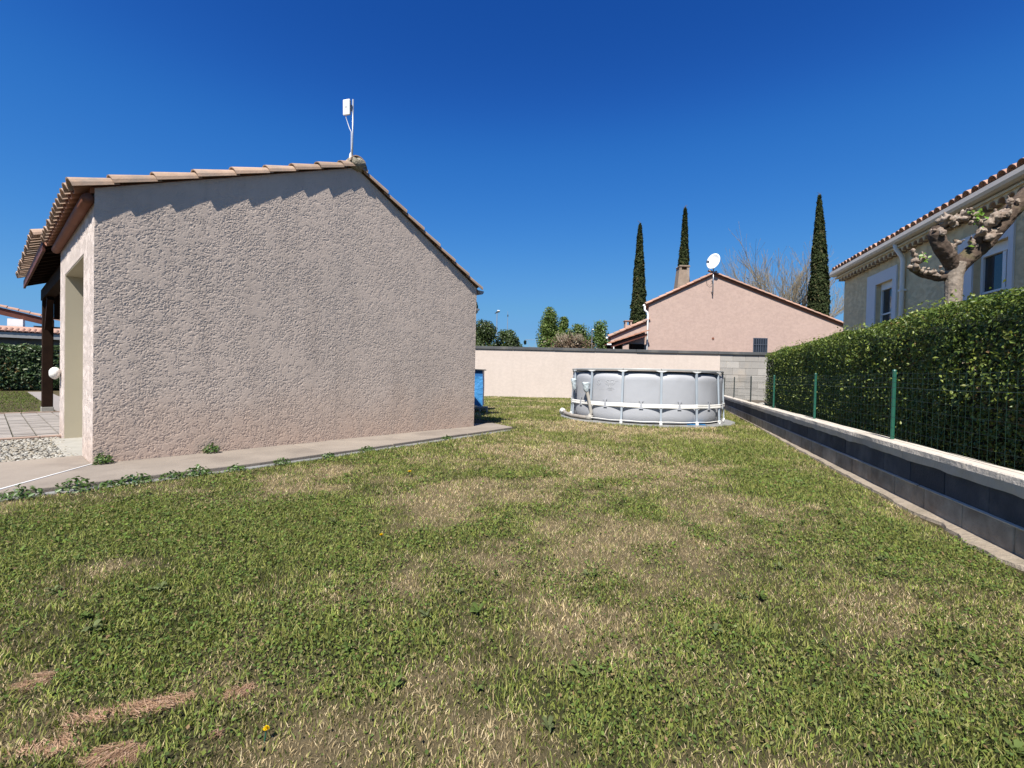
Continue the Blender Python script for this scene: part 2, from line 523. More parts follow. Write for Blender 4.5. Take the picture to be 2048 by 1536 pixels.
def leaves(P, Nrm, size, aspect, col, jitter=0.25, spread=0.8, droop=0.0, fold=0.25):
    """diamond leaves with a folded midrib: centre P, facing about Nrm"""
    n = len(P)
    nr = unit(Nrm + RNG.normal(0, spread, (n, 3)))
    t = RNG.normal(0, 1, (n, 3))
    t[:, 2] -= droop
    t = unit(t - nr * np.sum(t * nr, 1, keepdims=True))
    b = np.cross(nr, t)
    s = (size * RNG.uniform(0.6, 1.3, n))[:, None]
    base, tip = P - t * s * 0.5, P + t * s * 0.5
    mid = P + nr * s * fold * 0.0
    L = mid + b * s * aspect * 0.5 + nr * s * fold * 0.4 - t * s * 0.06
    Rr = mid - b * s * aspect * 0.5 + nr * s * fold * 0.4 - t * s * 0.06
    V = np.stack([base, L, tip, Rr], 1).reshape(-1, 3)
    i = np.arange(n)[:, None] * 4
    F = np.vstack([i + np.array([0, 1, 2]), i + np.array([0, 2, 3])])
    c = np.array(col) if np.ndim(col) == 2 else np.tile(np.array(col), (n, 1))
    c = c * RNG.uniform(1 - jitter, 1 + jitter, (n, 1)) * RNG.uniform(0.92, 1.08, (n, 3))
    return V, F, np.repeat(c, 4, axis=0)

def join(parts):
    V, F, C, o = [], [], [], 0
    for v, f, c in parts:
        V.append(v)
        F.append(f + o)
        C.append(c)
        o += len(v)
    return np.vstack(V), np.vstack(F), np.vstack(C)

def vnoise(x, y, seed=0):
    """smooth 2-D value noise, numpy"""
    xi, yi = np.floor(x).astype(np.int64), np.floor(y).astype(np.int64)
    xf, yf = x - xi, y - yi
    def h(a, b):
        n = (a * 374761393 + b * 668265263 + seed * 144269) & 0x7fffffff
        n = ((n ^ (n >> 13)) * 1274126177) & 0x7fffffff
        return ((n ^ (n >> 16)) & 0xffff) / 65535.0
    sx, sy = xf * xf * (3 - 2 * xf), yf * yf * (3 - 2 * yf)
    a = h(xi, yi) * (1 - sx) + h(xi + 1, yi) * sx
    b = h(xi, yi + 1) * (1 - sx) + h(xi + 1, yi + 1) * sx
    return a * (1 - sy) + b * sy

def fbm(x, y, sc, seed=0, oc=4):
    v, a, s = 0, 0.5, 0
    for i in range(oc):
        v = v + a * vnoise(x * sc + 37.3 * i, y * sc - 19.1 * i, seed + i)
        s += a
        a *= 0.55
        sc *= 2.1
    return v / s

# frames -------------------------------------------------------------
HA = Vector((-4.120, 4.573, 0))
HU = Vector((0.6283, 0.7780, 0))
HD = Vector((-0.7498, 0.6617, 0))
def H(u, w, z):                      # the stucco house: along the gable, back along the side, up
    return tuple(HA + HU * u + HD * w + Vector((0, 0, z)))
WP = Vector((2.316, 0.8, 0))
WD = Vector((0.3151, 0.9490, 0))
WN = Vector((0.9490, -0.3151, 0))
def W(s, t, z):                      # the low wall: along, across to the neighbour, up
    return tuple(WP + WD * s + WN * t + Vector((0, 0, z)))
FC = Vector((9.556, 13.5, 0))
FD = Vector((-0.2634, -0.9647, 0))
FN = Vector((-0.9647, 0.2634, 0))
def G(s, o, z):                      # the beige house: along the front towards the viewer, outwards, up
    return tuple(FC + FD * s + FN * o + Vector((0, 0, z)))


# ================================================================== the setting
g = MB()
g.add([(-900, -300, 0), (900, -300, 0), (900, 1600, 0), (-900, 1600, 0)], [(0, 1, 2, 3)])
kind(g.build('lawn', 'lawn', loc=(0, 0, 0)), 'structure')

def wf(u):                            # outer edge of the concrete path
    return float(np.interp(u, [-3, -0.7, 1.2, 3.2, 6.0], [-0.93, -0.93, -1.0, -0.83, -0.56]))

path = kind(bpy.data.objects.new('concrete_path', None), 'structure')
COL.objects.link(path)
path.location = H(0, 0, 0)
def slab(pts, z0=-0.05, z1=0.045, mat='concrete', name='slab', parent=path, bevel=0.008):
    return MB().prism([H(u, w, z0) for u, w in pts], [H(u, w, z1) for u, w in pts]).build(name, mat, parent, bevel=bevel)
slab([(-3.2, -0.93), (-0.735, -0.93), (-0.008, -0.012), (-0.008, 0.68), (-3.2, 0.72)])
slab([(-0.722, wf(-0.7)), (0.3, wf(0.3)), (1.2, wf(1.2)), (2.02, wf(2.02)), (1.98, -0.004), (0.004, -0.004)])
slab([(2.03, wf(2.03)), (2.98, wf(2.98)), (2.45, -0.004), (1.99, -0.004)], z1=0.043)
slab([(2.99, wf(2.99)), (4.57, wf(4.57)), (4.62, -0.004), (2.46, -0.004)], z1=0.047)
slab([(4.58, wf(4.58)), (5.93, wf(5.93)), (6.18, 0.19), (5.45, 0.42), (5.44, -0.004), (4.63, -0.004)], z1=0.044)
MB().prism([H(u, w, 0.03) for u, w in [(-0.742, -0.93), (-0.718, -0.93), (0.0, -0.004), (-0.012, 0.0)]],
           [H(u, w, 0.0485) for u, w in [(-0.742, -0.93), (-0.718, -0.93), (0.0, -0.004), (-0.012, 0.0)]]).build('joint_strip', 'white', path)
us = [-1.4, -0.2, 0.9, 2.1, 3.3, 4.6, 5.75]
for a, b in zip(us[:-1], us[1:]):     # the lower kerb stones at the lawn side
    slab([(a + 0.01, wf(a) - 0.12), (b, wf(b) - 0.12 + random.uniform(-.01, .01)), (b, wf(b) - 0.03), (a + 0.01, wf(a) - 0.03)],
         -0.05, 0.018 + random.uniform(-.006, .006), 'concrete_grey', 'kerb_stone')

ter = kind(bpy.data.objects.new('paved_terrace', None), 'structure')
COL.objects.link(ter)
ter.location = H(-0.5, 5, 0)
MB().fbox(H, (-2.6, 2.95, -0.05), (0.6, 7.60, 0.012)).build('joint_sand', 'paver_bed', ter)
pv = None
nu, nw, ps = 12, 20, 0.225
proto_me = MB().fbox(lambda a, b, c: tuple(HU * a + HD * b + Vector((0, 0, c))), (-0.104, -0.104, 0), (0.104, 0.104, 0.028)).build('paver', 'paver', loc=(0, 0, 0), bevel=0.004)
pm_mesh = proto_me.data
bpy.data.objects.remove(proto_me)
for i in range(nu):
    for j in range(nw):
        o = bpy.data.objects.new('paver', pm_mesh)
        COL.objects.link(o)
        o.parent = ter
        p = Vector(H(0.45 - (i + 0.5) * ps, 3.03 + (j + 0.5) * ps + (0.11 if i % 2 else 0), 0.004 + random.uniform(-.003, .003)))
        o.location = p - woff(ter)
        o.rotation_euler = (random.uniform(-.012, .012), random.uniform(-.012, .012), 0)
for a, b in ((2.83, 2.94), (7.61, 7.72)):
    for k in range(4):
        MB().fbox(H, (-2.6 + k * 0.8, a, -0.05), (-1.81 + k * 0.8, b, 0.045)).build('edging_stone', 'edge', ter, bevel=0.006)
MB().fbox(H, (0.35, 7.73, -0.05), (0.9, 19.0, 0.02)).build('side_path', 'paver', ter)
gb = kind(MB().fbox(H, (-2.9, 0.73, -0.05), (-0.02, 2.82, 0.012)).build('gravel_bed', 'gravel_bed', loc=H(-1, 1.8, 0)), 'structure')

# pebbles
def pebbles(n):
    t = (1 + 5 ** .5) / 2
    base = unit(np.array([[-1, t, 0], [1, t, 0], [-1, -t, 0], [1, -t, 0], [0, -1, t], [0, 1, t], [0, -1, -t], [0, 1, -t], [t, 0, -1], [t, 0, 1], [-t, 0, -1], [-t, 0, 1]], float))
    fc = np.array([[0, 11, 5], [0, 5, 1], [0, 1, 7], [0, 7, 10], [0, 10, 11], [1, 5, 9], [5, 11, 4], [11, 10, 2], [10, 7, 6], [7, 1, 8], [3, 9, 4], [3, 4, 2], [3, 2, 6], [3, 6, 8], [3, 8, 9], [4, 9, 5], [2, 4, 11], [6, 2, 10], [8, 6, 7], [9, 8, 1]])
    u = RNG.uniform(-2.6, -0.03, n)
    w = RNG.uniform(0.74, 2.81, n)
    P = np.array(HA)[None] + u[:, None] * np.array(HU) + w[:, None] * np.array(HD)
    s = RNG.uniform(0.008, 0.021, n)
    P[:, 2] = 0.012 + s * 0.3 + RNG.uniform(0, .008, n)
    sc = np.stack([s * RNG.uniform(.8, 1.3, n), s * RNG.uniform(.8, 1.2, n), s * RNG.uniform(.5, .8, n)], 1)
    a = RNG.uniform(0, 6.28, n)
    V = base[None] * sc[:, None] * RNG.uniform(.82, 1.15, (n, 12, 1))
    x = V[:, :, 0] * np.cos(a)[:, None] - V[:, :, 1] * np.sin(a)[:, None]
    y = V[:, :, 0] * np.sin(a)[:, None] + V[:, :, 1] * np.cos(a)[:, None]
    V = np.stack([x, y, V[:, :, 2]], 2) + P[:, None]
    F = (np.arange(n)[:, None, None] * 12 + fc[None]).reshape(-1, 3)
    tone = 0.7 * np.array([[.46, .43, .37], [.37, .34, .29], [.52, .50, .45], [.40, .35, .27], [.25, .24, .22]])[RNG.integers(0, 5, n)]
    return V.reshape(-1, 3), F, np.repeat(tone, 12, 0)
V, F, C = pebbles(6000)
pb = kind(big_mesh('gravel', V, F, C, 'gravel', loc=H(-1, 1.8, 0)), 'stuff')
pb['label'] = 'pale round gravel between concrete path and pavers'

# ================================================================== the stucco house
house = thing('stucco_house', 'grey pink stucco house gable with clay roof tiles, nearest building', 'house', H(0, 0, 0))
zL = lambda u: 2.69 + 0.43 * (u + 0.16)
RU, RZ = 2.85, 2.69 + 0.43 * 3.01
zR = lambda u: RZ - 0.515 * (u - RU)
pent = [(0, 0), (5.43, 0), (5.43, zR(5.43) - .01), (RU, RZ - .01), (0, zL(0) - .01)]
MB().prism([H(u, 0.006, z) for u, z in pent], [H(u, 0.2, z) for u, z in pent]).build('gable_wall', 'stucco_fine', house)
def crepi(nu_, nz_, depth):
    """the trowelled-down render of the gable as real relief: flattened plateaus with rough hollows between them"""
    u = np.linspace(0, 5.43, nu_)
    top = np.where(u < RU, 2.69 + 0.43 * (u + 0.16), RZ - 0.515 * (u - RU)) - .01
    Ug = np.repeat(u[:, None], nz_, 1)
    Zg = top[:, None] * np.linspace(0, 1, nz_)[None]
    wu_ = Ug + .012 * (fbm(Ug, Zg, 24, 201, 2) - .5) * 2
    wz_ = Zg + .012 * (fbm(Ug, Zg, 24, 211, 2) - .5) * 2
    n1 = fbm(wu_ * .8, wz_ * 1.3, 42, 221, 3)
    n2 = fbm(wu_ * 1.3, wz_ * .8, 50, 223, 3)
    big = fbm(Ug, Zg, 4.0, 231, 3)
    m1 = np.clip((fbm(Ug, Zg, 17, 235, 2) - .40 + .5 * (big - .5)) / .10, 0, 1)
    m2 = np.clip((fbm(Ug, Zg, 20, 237, 2) - .47 + .5 * (big - .5)) / .10, 0, 1)
    sm = lambda q, a_, b_: (lambda t_: t_ * t_ * (3 - 2 * t_))(np.clip((q - a_) / (b_ - a_), 0, 1))
    g1 = 1 - (1 - sm(np.abs(n1 - .5), .012, .075)) * m1
    g2_ = 1 - (1 - sm(np.abs(n2 - .49), .012, .07)) * m2
    pits = sm(fbm(Ug, Zg, 62, 241, 2), .22, .36)
    h = np.minimum(g1, g2_) * (.55 + .45 * pits)
    hh = h + .10 * n1 + .05 * fbm(Ug, Zg, 90, 243, 2) + .04 * fbm(Ug, Zg, 1.2, 251, 2)
    off = hh * depth
    A_, U_, D_ = np.array(HA), np.array(HU), np.array(HD)
    V = A_ + Ug[..., None] * U_ - off[..., None] * D_
    V[..., 2] = Zg
    i = (np.arange(nu_ - 1)[:, None] * nz_ + np.arange(nz_ - 1)[None]).ravel()
    F = np.stack([i, i + nz_, i + nz_ + 1, i + 1], 1)
    return V.reshape(-1, 3), F
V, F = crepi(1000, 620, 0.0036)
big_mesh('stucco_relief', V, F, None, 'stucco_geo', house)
fw = MB()
fw.fbox(H, (0, 0.2, 0), (0.22, 0.74, 2.70))
fw.fbox(H, (0, 2.55, 0), (0.22, 3.1, 2.70))
fw.fbox(H, (0, 0.74, 2.23), (0.22, 2.55, 2.70))
fw.build('side_wall', 'stucco_fine', house)
bw = MB()
bw.fbox(H, (0.22, 2.9, 0), (2.6, 3.1, 2.7))
bw.fbox(H, (2.4, 3.1, 0), (2.6, 8.2, 3.6))
bw.fbox(H, (5.23, 0.2, 0), (5.43, 8.2, 2.62))
bw.fbox(H, (2.6, 8.0, 0), (5.23, 8.2, 3.0))
bw.build('rear_wall', 'stucco_fine', house)
jb = MB()
jb.fbox(H, (0.006, 2.535, 0.03), (0.5, 2.552, 2.23))
jb.fbox(H, (0.006, 0.738, 0.03), (0.5, 0.755, 2.23))
jb.fbox(H, (0.006, 0.755, 2.216), (0.5, 2.535, 2.232))
jb.build('door_jamb', 'jamb', house)
dr = MB().fbox(H, (0.5, 0.7, 0.03), (0.56, 2.6, 2.3)).build('door', 'jamb', house)
for k in range(4):
    MB().fbox(H, (0.485, 0.80, 0.08 + k * 0.54), (0.5, 2.49, 0.56 + k * 0.54)).build('panel', 'jamb', dr, bevel=0.004)
MB().fbox(H, (-0.12, 0.70, -0.02), (0.5, 2.58, 0.03)).build('threshold', 'stone', house, bevel=0.004)

# roof deck and covering
def corr(F, u0, u1, zf, w0, w1, per=0.215, amp=0.042, lift=0.05, tl=0.37, ph=0.0):
    m = MB()
    nwv = int((w1 - w0) / per * 8)
    ns = max(1, int(abs(u1 - u0) / tl))
    rows = []
    for i in range(ns):
        a, b = u0 + (u1 - u0) * i / ns, u0 + (u1 - u0) * (i + 1) / ns
        rows += [(a, 0.018), (b, 0.0)]
    o = 0
    for (u, dz) in rows:
        for j in range(nwv + 1):
            w = w0 + (w1 - w0) * j / nwv
            m.v.append(F(u, w, zf(u) + lift + dz + amp * math.cos((w - ph) * 2 * math.pi / per)))
    k = nwv + 1
    for i in range(len(rows) - 1):
        for j in range(nwv):
            m.f.append((i * k + j, (i + 1) * k + j, (i + 1) * k + j + 1, i * k + j + 1))
    return m
def deck(F, u0, u1, zf, w0, w1, th):
    return MB().hexa([F(u0, w0, zf(u0) - th), F(u1, w0, zf(u1) - th), F(u1, w1, zf(u1) - th), F(u0, w1, zf(u0) - th),
                      F(u0, w0, zf(u0)), F(u1, w0, zf(u1)), F(u1, w1, zf(u1)), F(u0, w1, zf(u0))])
deck(H, -0.03, RU, lambda u: zL(u) + .004, 0.02, 3.15, 0.055).build('roof_deck', 'soffit', house)
deck(H, RU, 5.5, lambda u: zR(u) + .004, 0.02, 8.3, 0.055).build('roof_deck', 'soffit', house)
corr(H, 0.2, RU, zL, 0.1, 3.15).build('roof_covering', 'tile', house, smooth=True)
corr(H, 5.5, RU, zR, 0.1, 8.3).build('roof_covering', 'tile', house, smooth=True)
upL = tuple(Vector((0, 0, 1)) - HU * 0.43)
upR = tuple(Vector((0, 0, 1)) + HU * 0.515)
# verge tiles, left slope: each overlaps the one below it
joints = [-0.17, 0.13, 0.48, 0.85, 1.235, 1.615, 1.94, 2.28, 2.62]
for i, a in enumerate(joints):
    b = (joints[i + 1] if i + 1 < len(joints) else 2.86) + 0.05
    dy = random.uniform(-.006, .006)
    MB().barrel(H(a, 0.026 + dy, zL(a) + 0.014), H(b, 0.026 + dy, zL(b) - 0.002), upL, 0.104, 0.080, 0.014, 8, flat=.95).build('verge_tile', 'tile', house, smooth=False)
jr = [5.52, 5.15, 4.79, 4.43, 4.07, 3.71, 3.35, 2.99]
for i, a in enumerate(jr):
    b = (jr[i + 1] if i + 1 < len(jr) else 2.85) - 0.05
    MB().barrel(H(a, 0.026, zR(a) + 0.014), H(b, 0.026, zR(b) - 0.002), upR, 0.104, 0.080, 0.014, 8, flat=.95).build('verge_tile', 'tile', house)
# eave tiles, left side
for k in range(14):
    w = 0.215 * (k + 1) + 0.0
    MB().barrel(H(-0.185 + random.uniform(-.008, .008), w, zL(-.185) + 0.035), H(0.26, w, zL(.26) + 0.03), upL, 0.09, 0.075, 0.014, 6).build('eave_tile', 'tile', house)
for k in range(15):                  # channel tiles between, seen from below
    w = 0.215 * (k + 0.5)
    MB().barrel(H(-0.165, w, zL(-.165) + 0.055), H(0.2, w, zL(.2) + 0.055), tuple(-Vector(upL)), 0.085, 0.075, 0.014, 6).build('channel_tile', 'tile_red', house)
MB().tube([H(-0.045, 0.02 + k * 0.44, 2.64) for k in range(8)], 0.052, 10).build('eave_moulding', 'terracotta', house, smooth=True)
# ridge tiles and their mortared end
for k in range(12):
    MB().barrel(H(RU, -0.06 + k * 0.4, RZ + 0.045), H(RU, 0.40 + k * 0.4, RZ + 0.035), (0, 0, 1), 0.125, 0.11, 0.016, 8).build('ridge_tile', 'tile', house)
me = MB()
for i in range(13):
    th = math.pi * i / 12
    for j in range(16):
        ph = 2 * math.pi * j / 16
        d = Vector((math.sin(th) * math.cos(ph), math.sin(th) * math.sin(ph), math.cos(th)))
        r = 1 + 0.28 * mnoise.noise(d * 2.2) + 0.16 * mnoise.noise(d * 6)
        me.v.append(H(RU + 0.02 + d.x * 0.15 * r, 0.02 + d.y * 0.12 * r, RZ + 0.045 + d.z * 0.10 * r))
for i in range(12):
    for j in range(16):
        me.f.append((i * 16 + j, i * 16 + (j + 1) % 16, (i + 1) * 16 + (j + 1) % 16, (i + 1) * 16 + j))
me.build('ridge_mortar', 'rough_mortar', house, smooth=True)
def half_gutter(F, w0, w1, u, z, r, name, mat, parent):
    m = MB()
    for w in (w0, w1):
        for rr in (r, r - 0.008):
            m.v += [F(u + rr * math.cos(t), w, z + rr * math.sin(t)) for t in [math.pi + math.pi * i / 8 for i in range(9)]]
    for i in range(8):
        m.f += [(i, i + 1, 18 + i + 1, 18 + i), (9 + i + 1, 9 + i, 27 + i, 27 + i + 1), (i + 1, i, 9 + i, 9 + i + 1), (18 + i, 18 + i + 1, 27 + i + 1, 27 + i)]
    m.f += [(0, 18, 27, 9), (8, 17, 35, 26), tuple(range(9))]
    return m.build(name, mat, parent)
half_gutter(H, -0.03, 8.3, 5.535, zR(5.5) - 0.005, 0.07, 'gutter', 'grey_metal', house)
# low rear wing whose eave peeps out past the gable
MB().fbox(H, (5.43, 1.4, 0), (6.62, 5.0, 2.45)).build('wing_wall', 'stucco_fine', house)
zW = lambda u: 2.62 - 0.35 * (u - 6.6)
deck(H, 5.2, 6.74, zW, 1.3, 5.1, 0.05).build('roof_deck', 'soffit', house)
corr(H, 6.78, 5.2, zW, 1.27, 5.1).build('roof_covering', 'tile', house, smooth=True)
half_gutter(H, 1.3, 5.1, 6.80, zW(6.75) - 0.02, 0.06, 'gutter', 'grey_metal', house)

# the timber porch on the far side of the garden front
porch = thing('timber_porch', 'dark brown timber porch with tiled roof at left of stucco house', 'porch', H(0.15, 7.7, 0))
zP = lambda u: 2.78 + 0.40 * (u + 0.30)
deck(H, -0.16, 2.5, lambda u: zP(u) - 0.03, 3.22, 8.25, 0.03).build('roof_boards', 'wood', porch)
corr(H, 0.1, 2.6, zP, 3.3, 8.3).build('roof_covering', 'tile', porch, smooth=True)
MB().barrel(H(-0.27, 3.27, zP(-.27) + .02), H(0.12, 3.27, zP(.12)), upL, 0.11, 0.095, 0.016, 8).build('verge_tile', 'tile', porch)
MB().barrel(H(0.07, 3.27, zP(.07) + .02), H(0.5, 3.27, zP(.5)), upL, 0.11, 0.095, 0.016, 8).build('verge_tile', 'tile', porch)
for k in range(22):
    w = 3.46 + 0.22 * k
    MB().barrel(H(-0.27 + random.uniform(-.01, .01), w, zP(-.27) + 0.03), H(0.12, w, zP(.12) + 0.03), upL, 0.092, 0.078, 0.014, 6).build('eave_tile', 'tile', porch)
for k in range(12):
    w = 3.35 + 0.43 * k
    MB().hexa([H(-0.14, w, zP(-.14) - .17), H(2.4, w, zP(2.4) - .17), H(2.4, w + .07, zP(2.4) - .17), H(-0.14, w + .07, zP(-.14) - .17),
               H(-0.14, w, zP(-.14) - .062), H(2.4, w, zP(2.4) - .062), H(2.4, w + .07, zP(2.4) - .062), H(-0.14, w + .07, zP(-.14) - .062)]).build('rafter', 'wood', porch)
MB().fbox(H, (-0.175, 3.25, 2.63), (-0.145, 8.2, 2.785)).build('fascia_board', 'wood_red', porch)
MB().fbox(H, (0.08, 3.12, 2.40), (0.24, 8.1, 2.62)).build('beam', 'wood', porch)
MB().fbox(H, (0.26, 7.66, 2.0), (2.4, 7.78, 3.2)).build('porch_shade_panel', 'wood', porch)  # deep dark header, added to stand for the porch's shadowed interior
MB().fbox(H, (0.08, 7.64, 0.14), (0.25, 7.81, 2.40)).build('post', 'wood', porch, bevel=0.01)
MB().fbox(H, (0.07, 7.63, 0.0), (0.26, 7.82, 0.14)).build('post_base', 'stone', porch, bevel=0.006)
MB().hexa([H(.11, 7.0, 2.33), H(.21, 7.0, 2.33), H(.21, 7.12, 2.40), H(.11, 7.12, 2.40), H(.11, 7.55, 1.75), H(.21, 7.55, 1.75), H(.21, 7.64, 1.85), H(.11, 7.64, 1.85)]).build('brace', 'wood', porch)

# rolled white cloth bundle at the door side
bd = MB()
for i in range(9):
    t = i / 8
    for j in range(14):
        a = 2 * math.pi * j / 14
        r = 0.085 * math.sin(math.pi * (0.06 + 0.94 * t) * 0.97) ** 0.5 * (1 + 0.12 * mnoise.noise(Vector((math.cos(a) * 2, math.sin(a) * 2, t * 4))))
        bd.v.append(H(0.0 - 0.12 * (1 - t), 2.95 + r * math.cos(a) * 1.1, 0.905 + r * math.sin(a)))
for i in range(8):
    for j in range(14):
        bd.f.append((i * 14 + j, i * 14 + (j + 1) % 14, (i + 1) * 14 + (j + 1) % 14, (i + 1) * 14 + j))
bd.f += [tuple(range(13, -1, -1)), tuple(range(112, 126))]
tag(bd.build('cloth_bundle', 'white_strap', loc=H(-0.02, 2.72, 0.905), smooth=True), 'rounded white cloth bundle fixed to the wall beside the doorway', 'bundle')

# ================================================================== roof antenna
ant = thing('antenna_mast', 'thin roof mast with white panel antenna on the stucco house ridge', 'antenna', H(RU, 0.12, RZ + 0.14))
ax, ay, az = H(RU, 0.12, 0)[0], H(RU, 0.12, 0)[1], RZ + 0.14
MB().tube([(ax, ay, az - 0.1), (ax + 0.004, ay, az + 0.35), (ax + 0.0, ay, 5.0)], 0.011, 8).build('mast', 'galv', ant, smooth=True)
br = MB()
br.prism([(ax - 0.05, ay - 0.02, az - 0.06), (ax + 0.0, ay - 0.02, az - 0.06), (ax - 0.008, ay - 0.02, az + 0.11), (ax - 0.03, ay - 0.02, az + 0.08)],
         [(ax - 0.05, ay + 0.03, az - 0.06), (ax + 0.0, ay + 0.03, az - 0.06), (ax - 0.008, ay + 0.03, az + 0.11), (ax - 0.03, ay + 0.03, az + 0.08)])
br.build('bracket', 'white', ant)
MB().box((ax - 0.02, ay - 0.018, az + 0.02), (ax + 0.016, ay + 0.02, az + 0.045)).build('clamp', 'galv', ant)
Mx = Matrix.Translation((ax - 0.075, ay - 0.03, 4.865)) @ Matrix.Rotation(R(-22), 4, 'Z') @ Matrix.Rotation(R(4), 4, 'Y') @ Matrix.Rotation(R(6), 4, 'X') @ Matrix.Scale(.86, 4)
q = lambda a, b, c: tuple(Mx @ Vector((a, b, c)))
pn = MB().fbox(q, (-0.072, -0.024, -0.125), (0.072, 0.0, 0.125)).build('panel', 'white', ant, bevel=0.01)
MB().fbox(q, (-0.062, 0.001, -0.115), (0.062, 0.03, 0.115)).build('housing', 'grey_metal', ant, bevel=0.006)
MB().fbox(q, (-0.02, 0.03, -0.05), (0.075, 0.05, 0.05)).build('clamp', 'galv', ant)
MB().fbox(q, (-0.012, -0.0265, -0.01), (0.012, -0.0245, 0.015)).build('badge', 'grey_metal', pn)
MB().tube([q(-0.02, 0, -0.125), q(-0.022, 0, -0.16), q(-0.015, 0.02, -0.21), (ax - 0.045, ay, 4.58), (ax - 0.018, ay, 4.53), (ax - 0.014, ay, 4.3), (ax - 0.014, ay, az + 0.05)], 0.005, 6).build('cable', 'white', ant, smooth=True)

# ================================================================== the boundary wall at the back
YB = 22.65
bwall = thing('boundary_wall', 'long cream rendered garden wall with dark coping behind the pool', 'wall', (2, YB, 0))
MB().box((-14, YB, 0), (10.1, YB + 0.2, 2.31)).build('render', 'cream', bwall)
for k in range(14):
    x0 = -14 + k * 2.0
    MB().box((x0 + 0.004, YB - 0.06 + random.uniform(-.008, .008), 2.312), (x0 + 1.996, YB + 0.26, 2.45)).build('coping_slab', 'coping', bwall, bevel=0.01)
MB().box((10.102, YB + 0.03, 0), (15.0, YB + 0.19, 2.31)).build('mortar_bed', 'mortar', bwall)
bh, bl = 0.33, 0.62
for r_ in range(7):
    x = 10.105 - (0.31 if r_ % 2 else 0)
    while x < 13.9:
        xa, xb = max(x, 10.105) + 0.006, x + bl - 0.006
        if xb - xa > 0.08:
            MB().box((xa, YB + 0.012 + random.uniform(-.008, .006), r_ * bh + 0.006), (xb, YB + 0.12, (r_ + 1) * bh - 0.006)).build('block', 'block_wall', bwall, bevel=0.006)
        x += bl

# ================================================================== the pool
PC = Vector((3.40, 11.93, 0))
pool = thing('frame_pool', 'round grey above-ground frame pool with white strap on the lawn', 'pool', PC)
HZ = 1.22
NL = 14
A0 = math.atan2(-PC.y, -PC.x) + R(11)        # first leg a little right of the line of sight
def pc(r, a, z):
    return (PC.x + r * math.cos(a), PC.y + r * math.sin(a), z)
ln = MB()                                    # liner: bulges between the legs, pulled in at top, strap and foot
NA, zs = NL * 20, [0.05, 0.08, 0.14, 0.22, 0.30, 0.37, 0.40, 0.44, 0.47, 0.52, 0.62, 0.75, 0.88, 0.98, 1.04, 1.08, 1.11, 1.14]
for z in zs:
    for i in range(NA):
        a = A0 + 2 * math.pi * i / NA
        f = (i % 20) / 20.0
        bay = math.sin(math.pi * f) ** 0.4 if f else 0.0
        b = 0.028 * bay
        top = 1.06 + 0.055 * bay
        r = 1.80 + b
        if z > top - 0.05:
            r -= min(0.065, (z - top + 0.05) * 0.75)
        if z < 0.16:
            r -= (0.16 - z) * 0.42
        r -= 0.010 * math.exp(-((z - 0.42) / 0.045) ** 2)
        ln.v.append(pc(r + 0.004 * mnoise.noise(Vector((a * 6, z * 4, 1))), a, z))
for i in range(len(zs) - 1):
    for j in range(NA):
        ln.f.append((i * NA + j, i * NA + (j + 1) % NA, (i + 1) * NA + (j + 1) % NA, (i + 1) * NA + j))
liner = ln.build('liner', 'pool', pool, smooth=True)
sl = MB()                                    # sleeve under the top rail, its colour darkened with the rail's shadow
for z in (1.02, 1.19):
    for i in range(84):
        sl.v.append(pc(1.735, 2 * math.pi * i / 84, z))
for j in range(84):
    sl.f.append((j, (j + 1) % 84, 84 + (j + 1) % 84, 84 + j))
sl.build('sleeve', 'pool_dark', pool, smooth=True)
MB().add([pc(1.70, 2 * math.pi * i / 60, 1.02) for i in range(60)], [tuple(range(60))]).build('water', 'glass', pool)
leg_angles = [A0 + 2 * math.pi * k / NL for k in range(NL)]
def flat_tube(path, wdt, hgt, m):            # rail beam: rectangular section swept along a closed ring
    o = len(m.v)
    for (p, a) in path:
        for dr, dz in ((-wdt, -hgt), (wdt, -hgt), (wdt, hgt), (-wdt, hgt)):
            m.v.append((p[0] + dr * math.cos(a), p[1] + dr * math.sin(a), p[2] + dz))
    k = len(path)
    for i in range(k - 1):
        for j in range(4):
            m.f.append((o + i * 4 + j, o + (i + 1) * 4 + j, o + (i + 1) * 4 + (j + 1) % 4, o + i * 4 + (j + 1) % 4))
    m.f.append((o, o + 1, o + 2, o + 3))
    m.f.append((o + k * 4 - 1, o + k * 4 - 2, o + k * 4 - 3, o + k * 4 - 4))
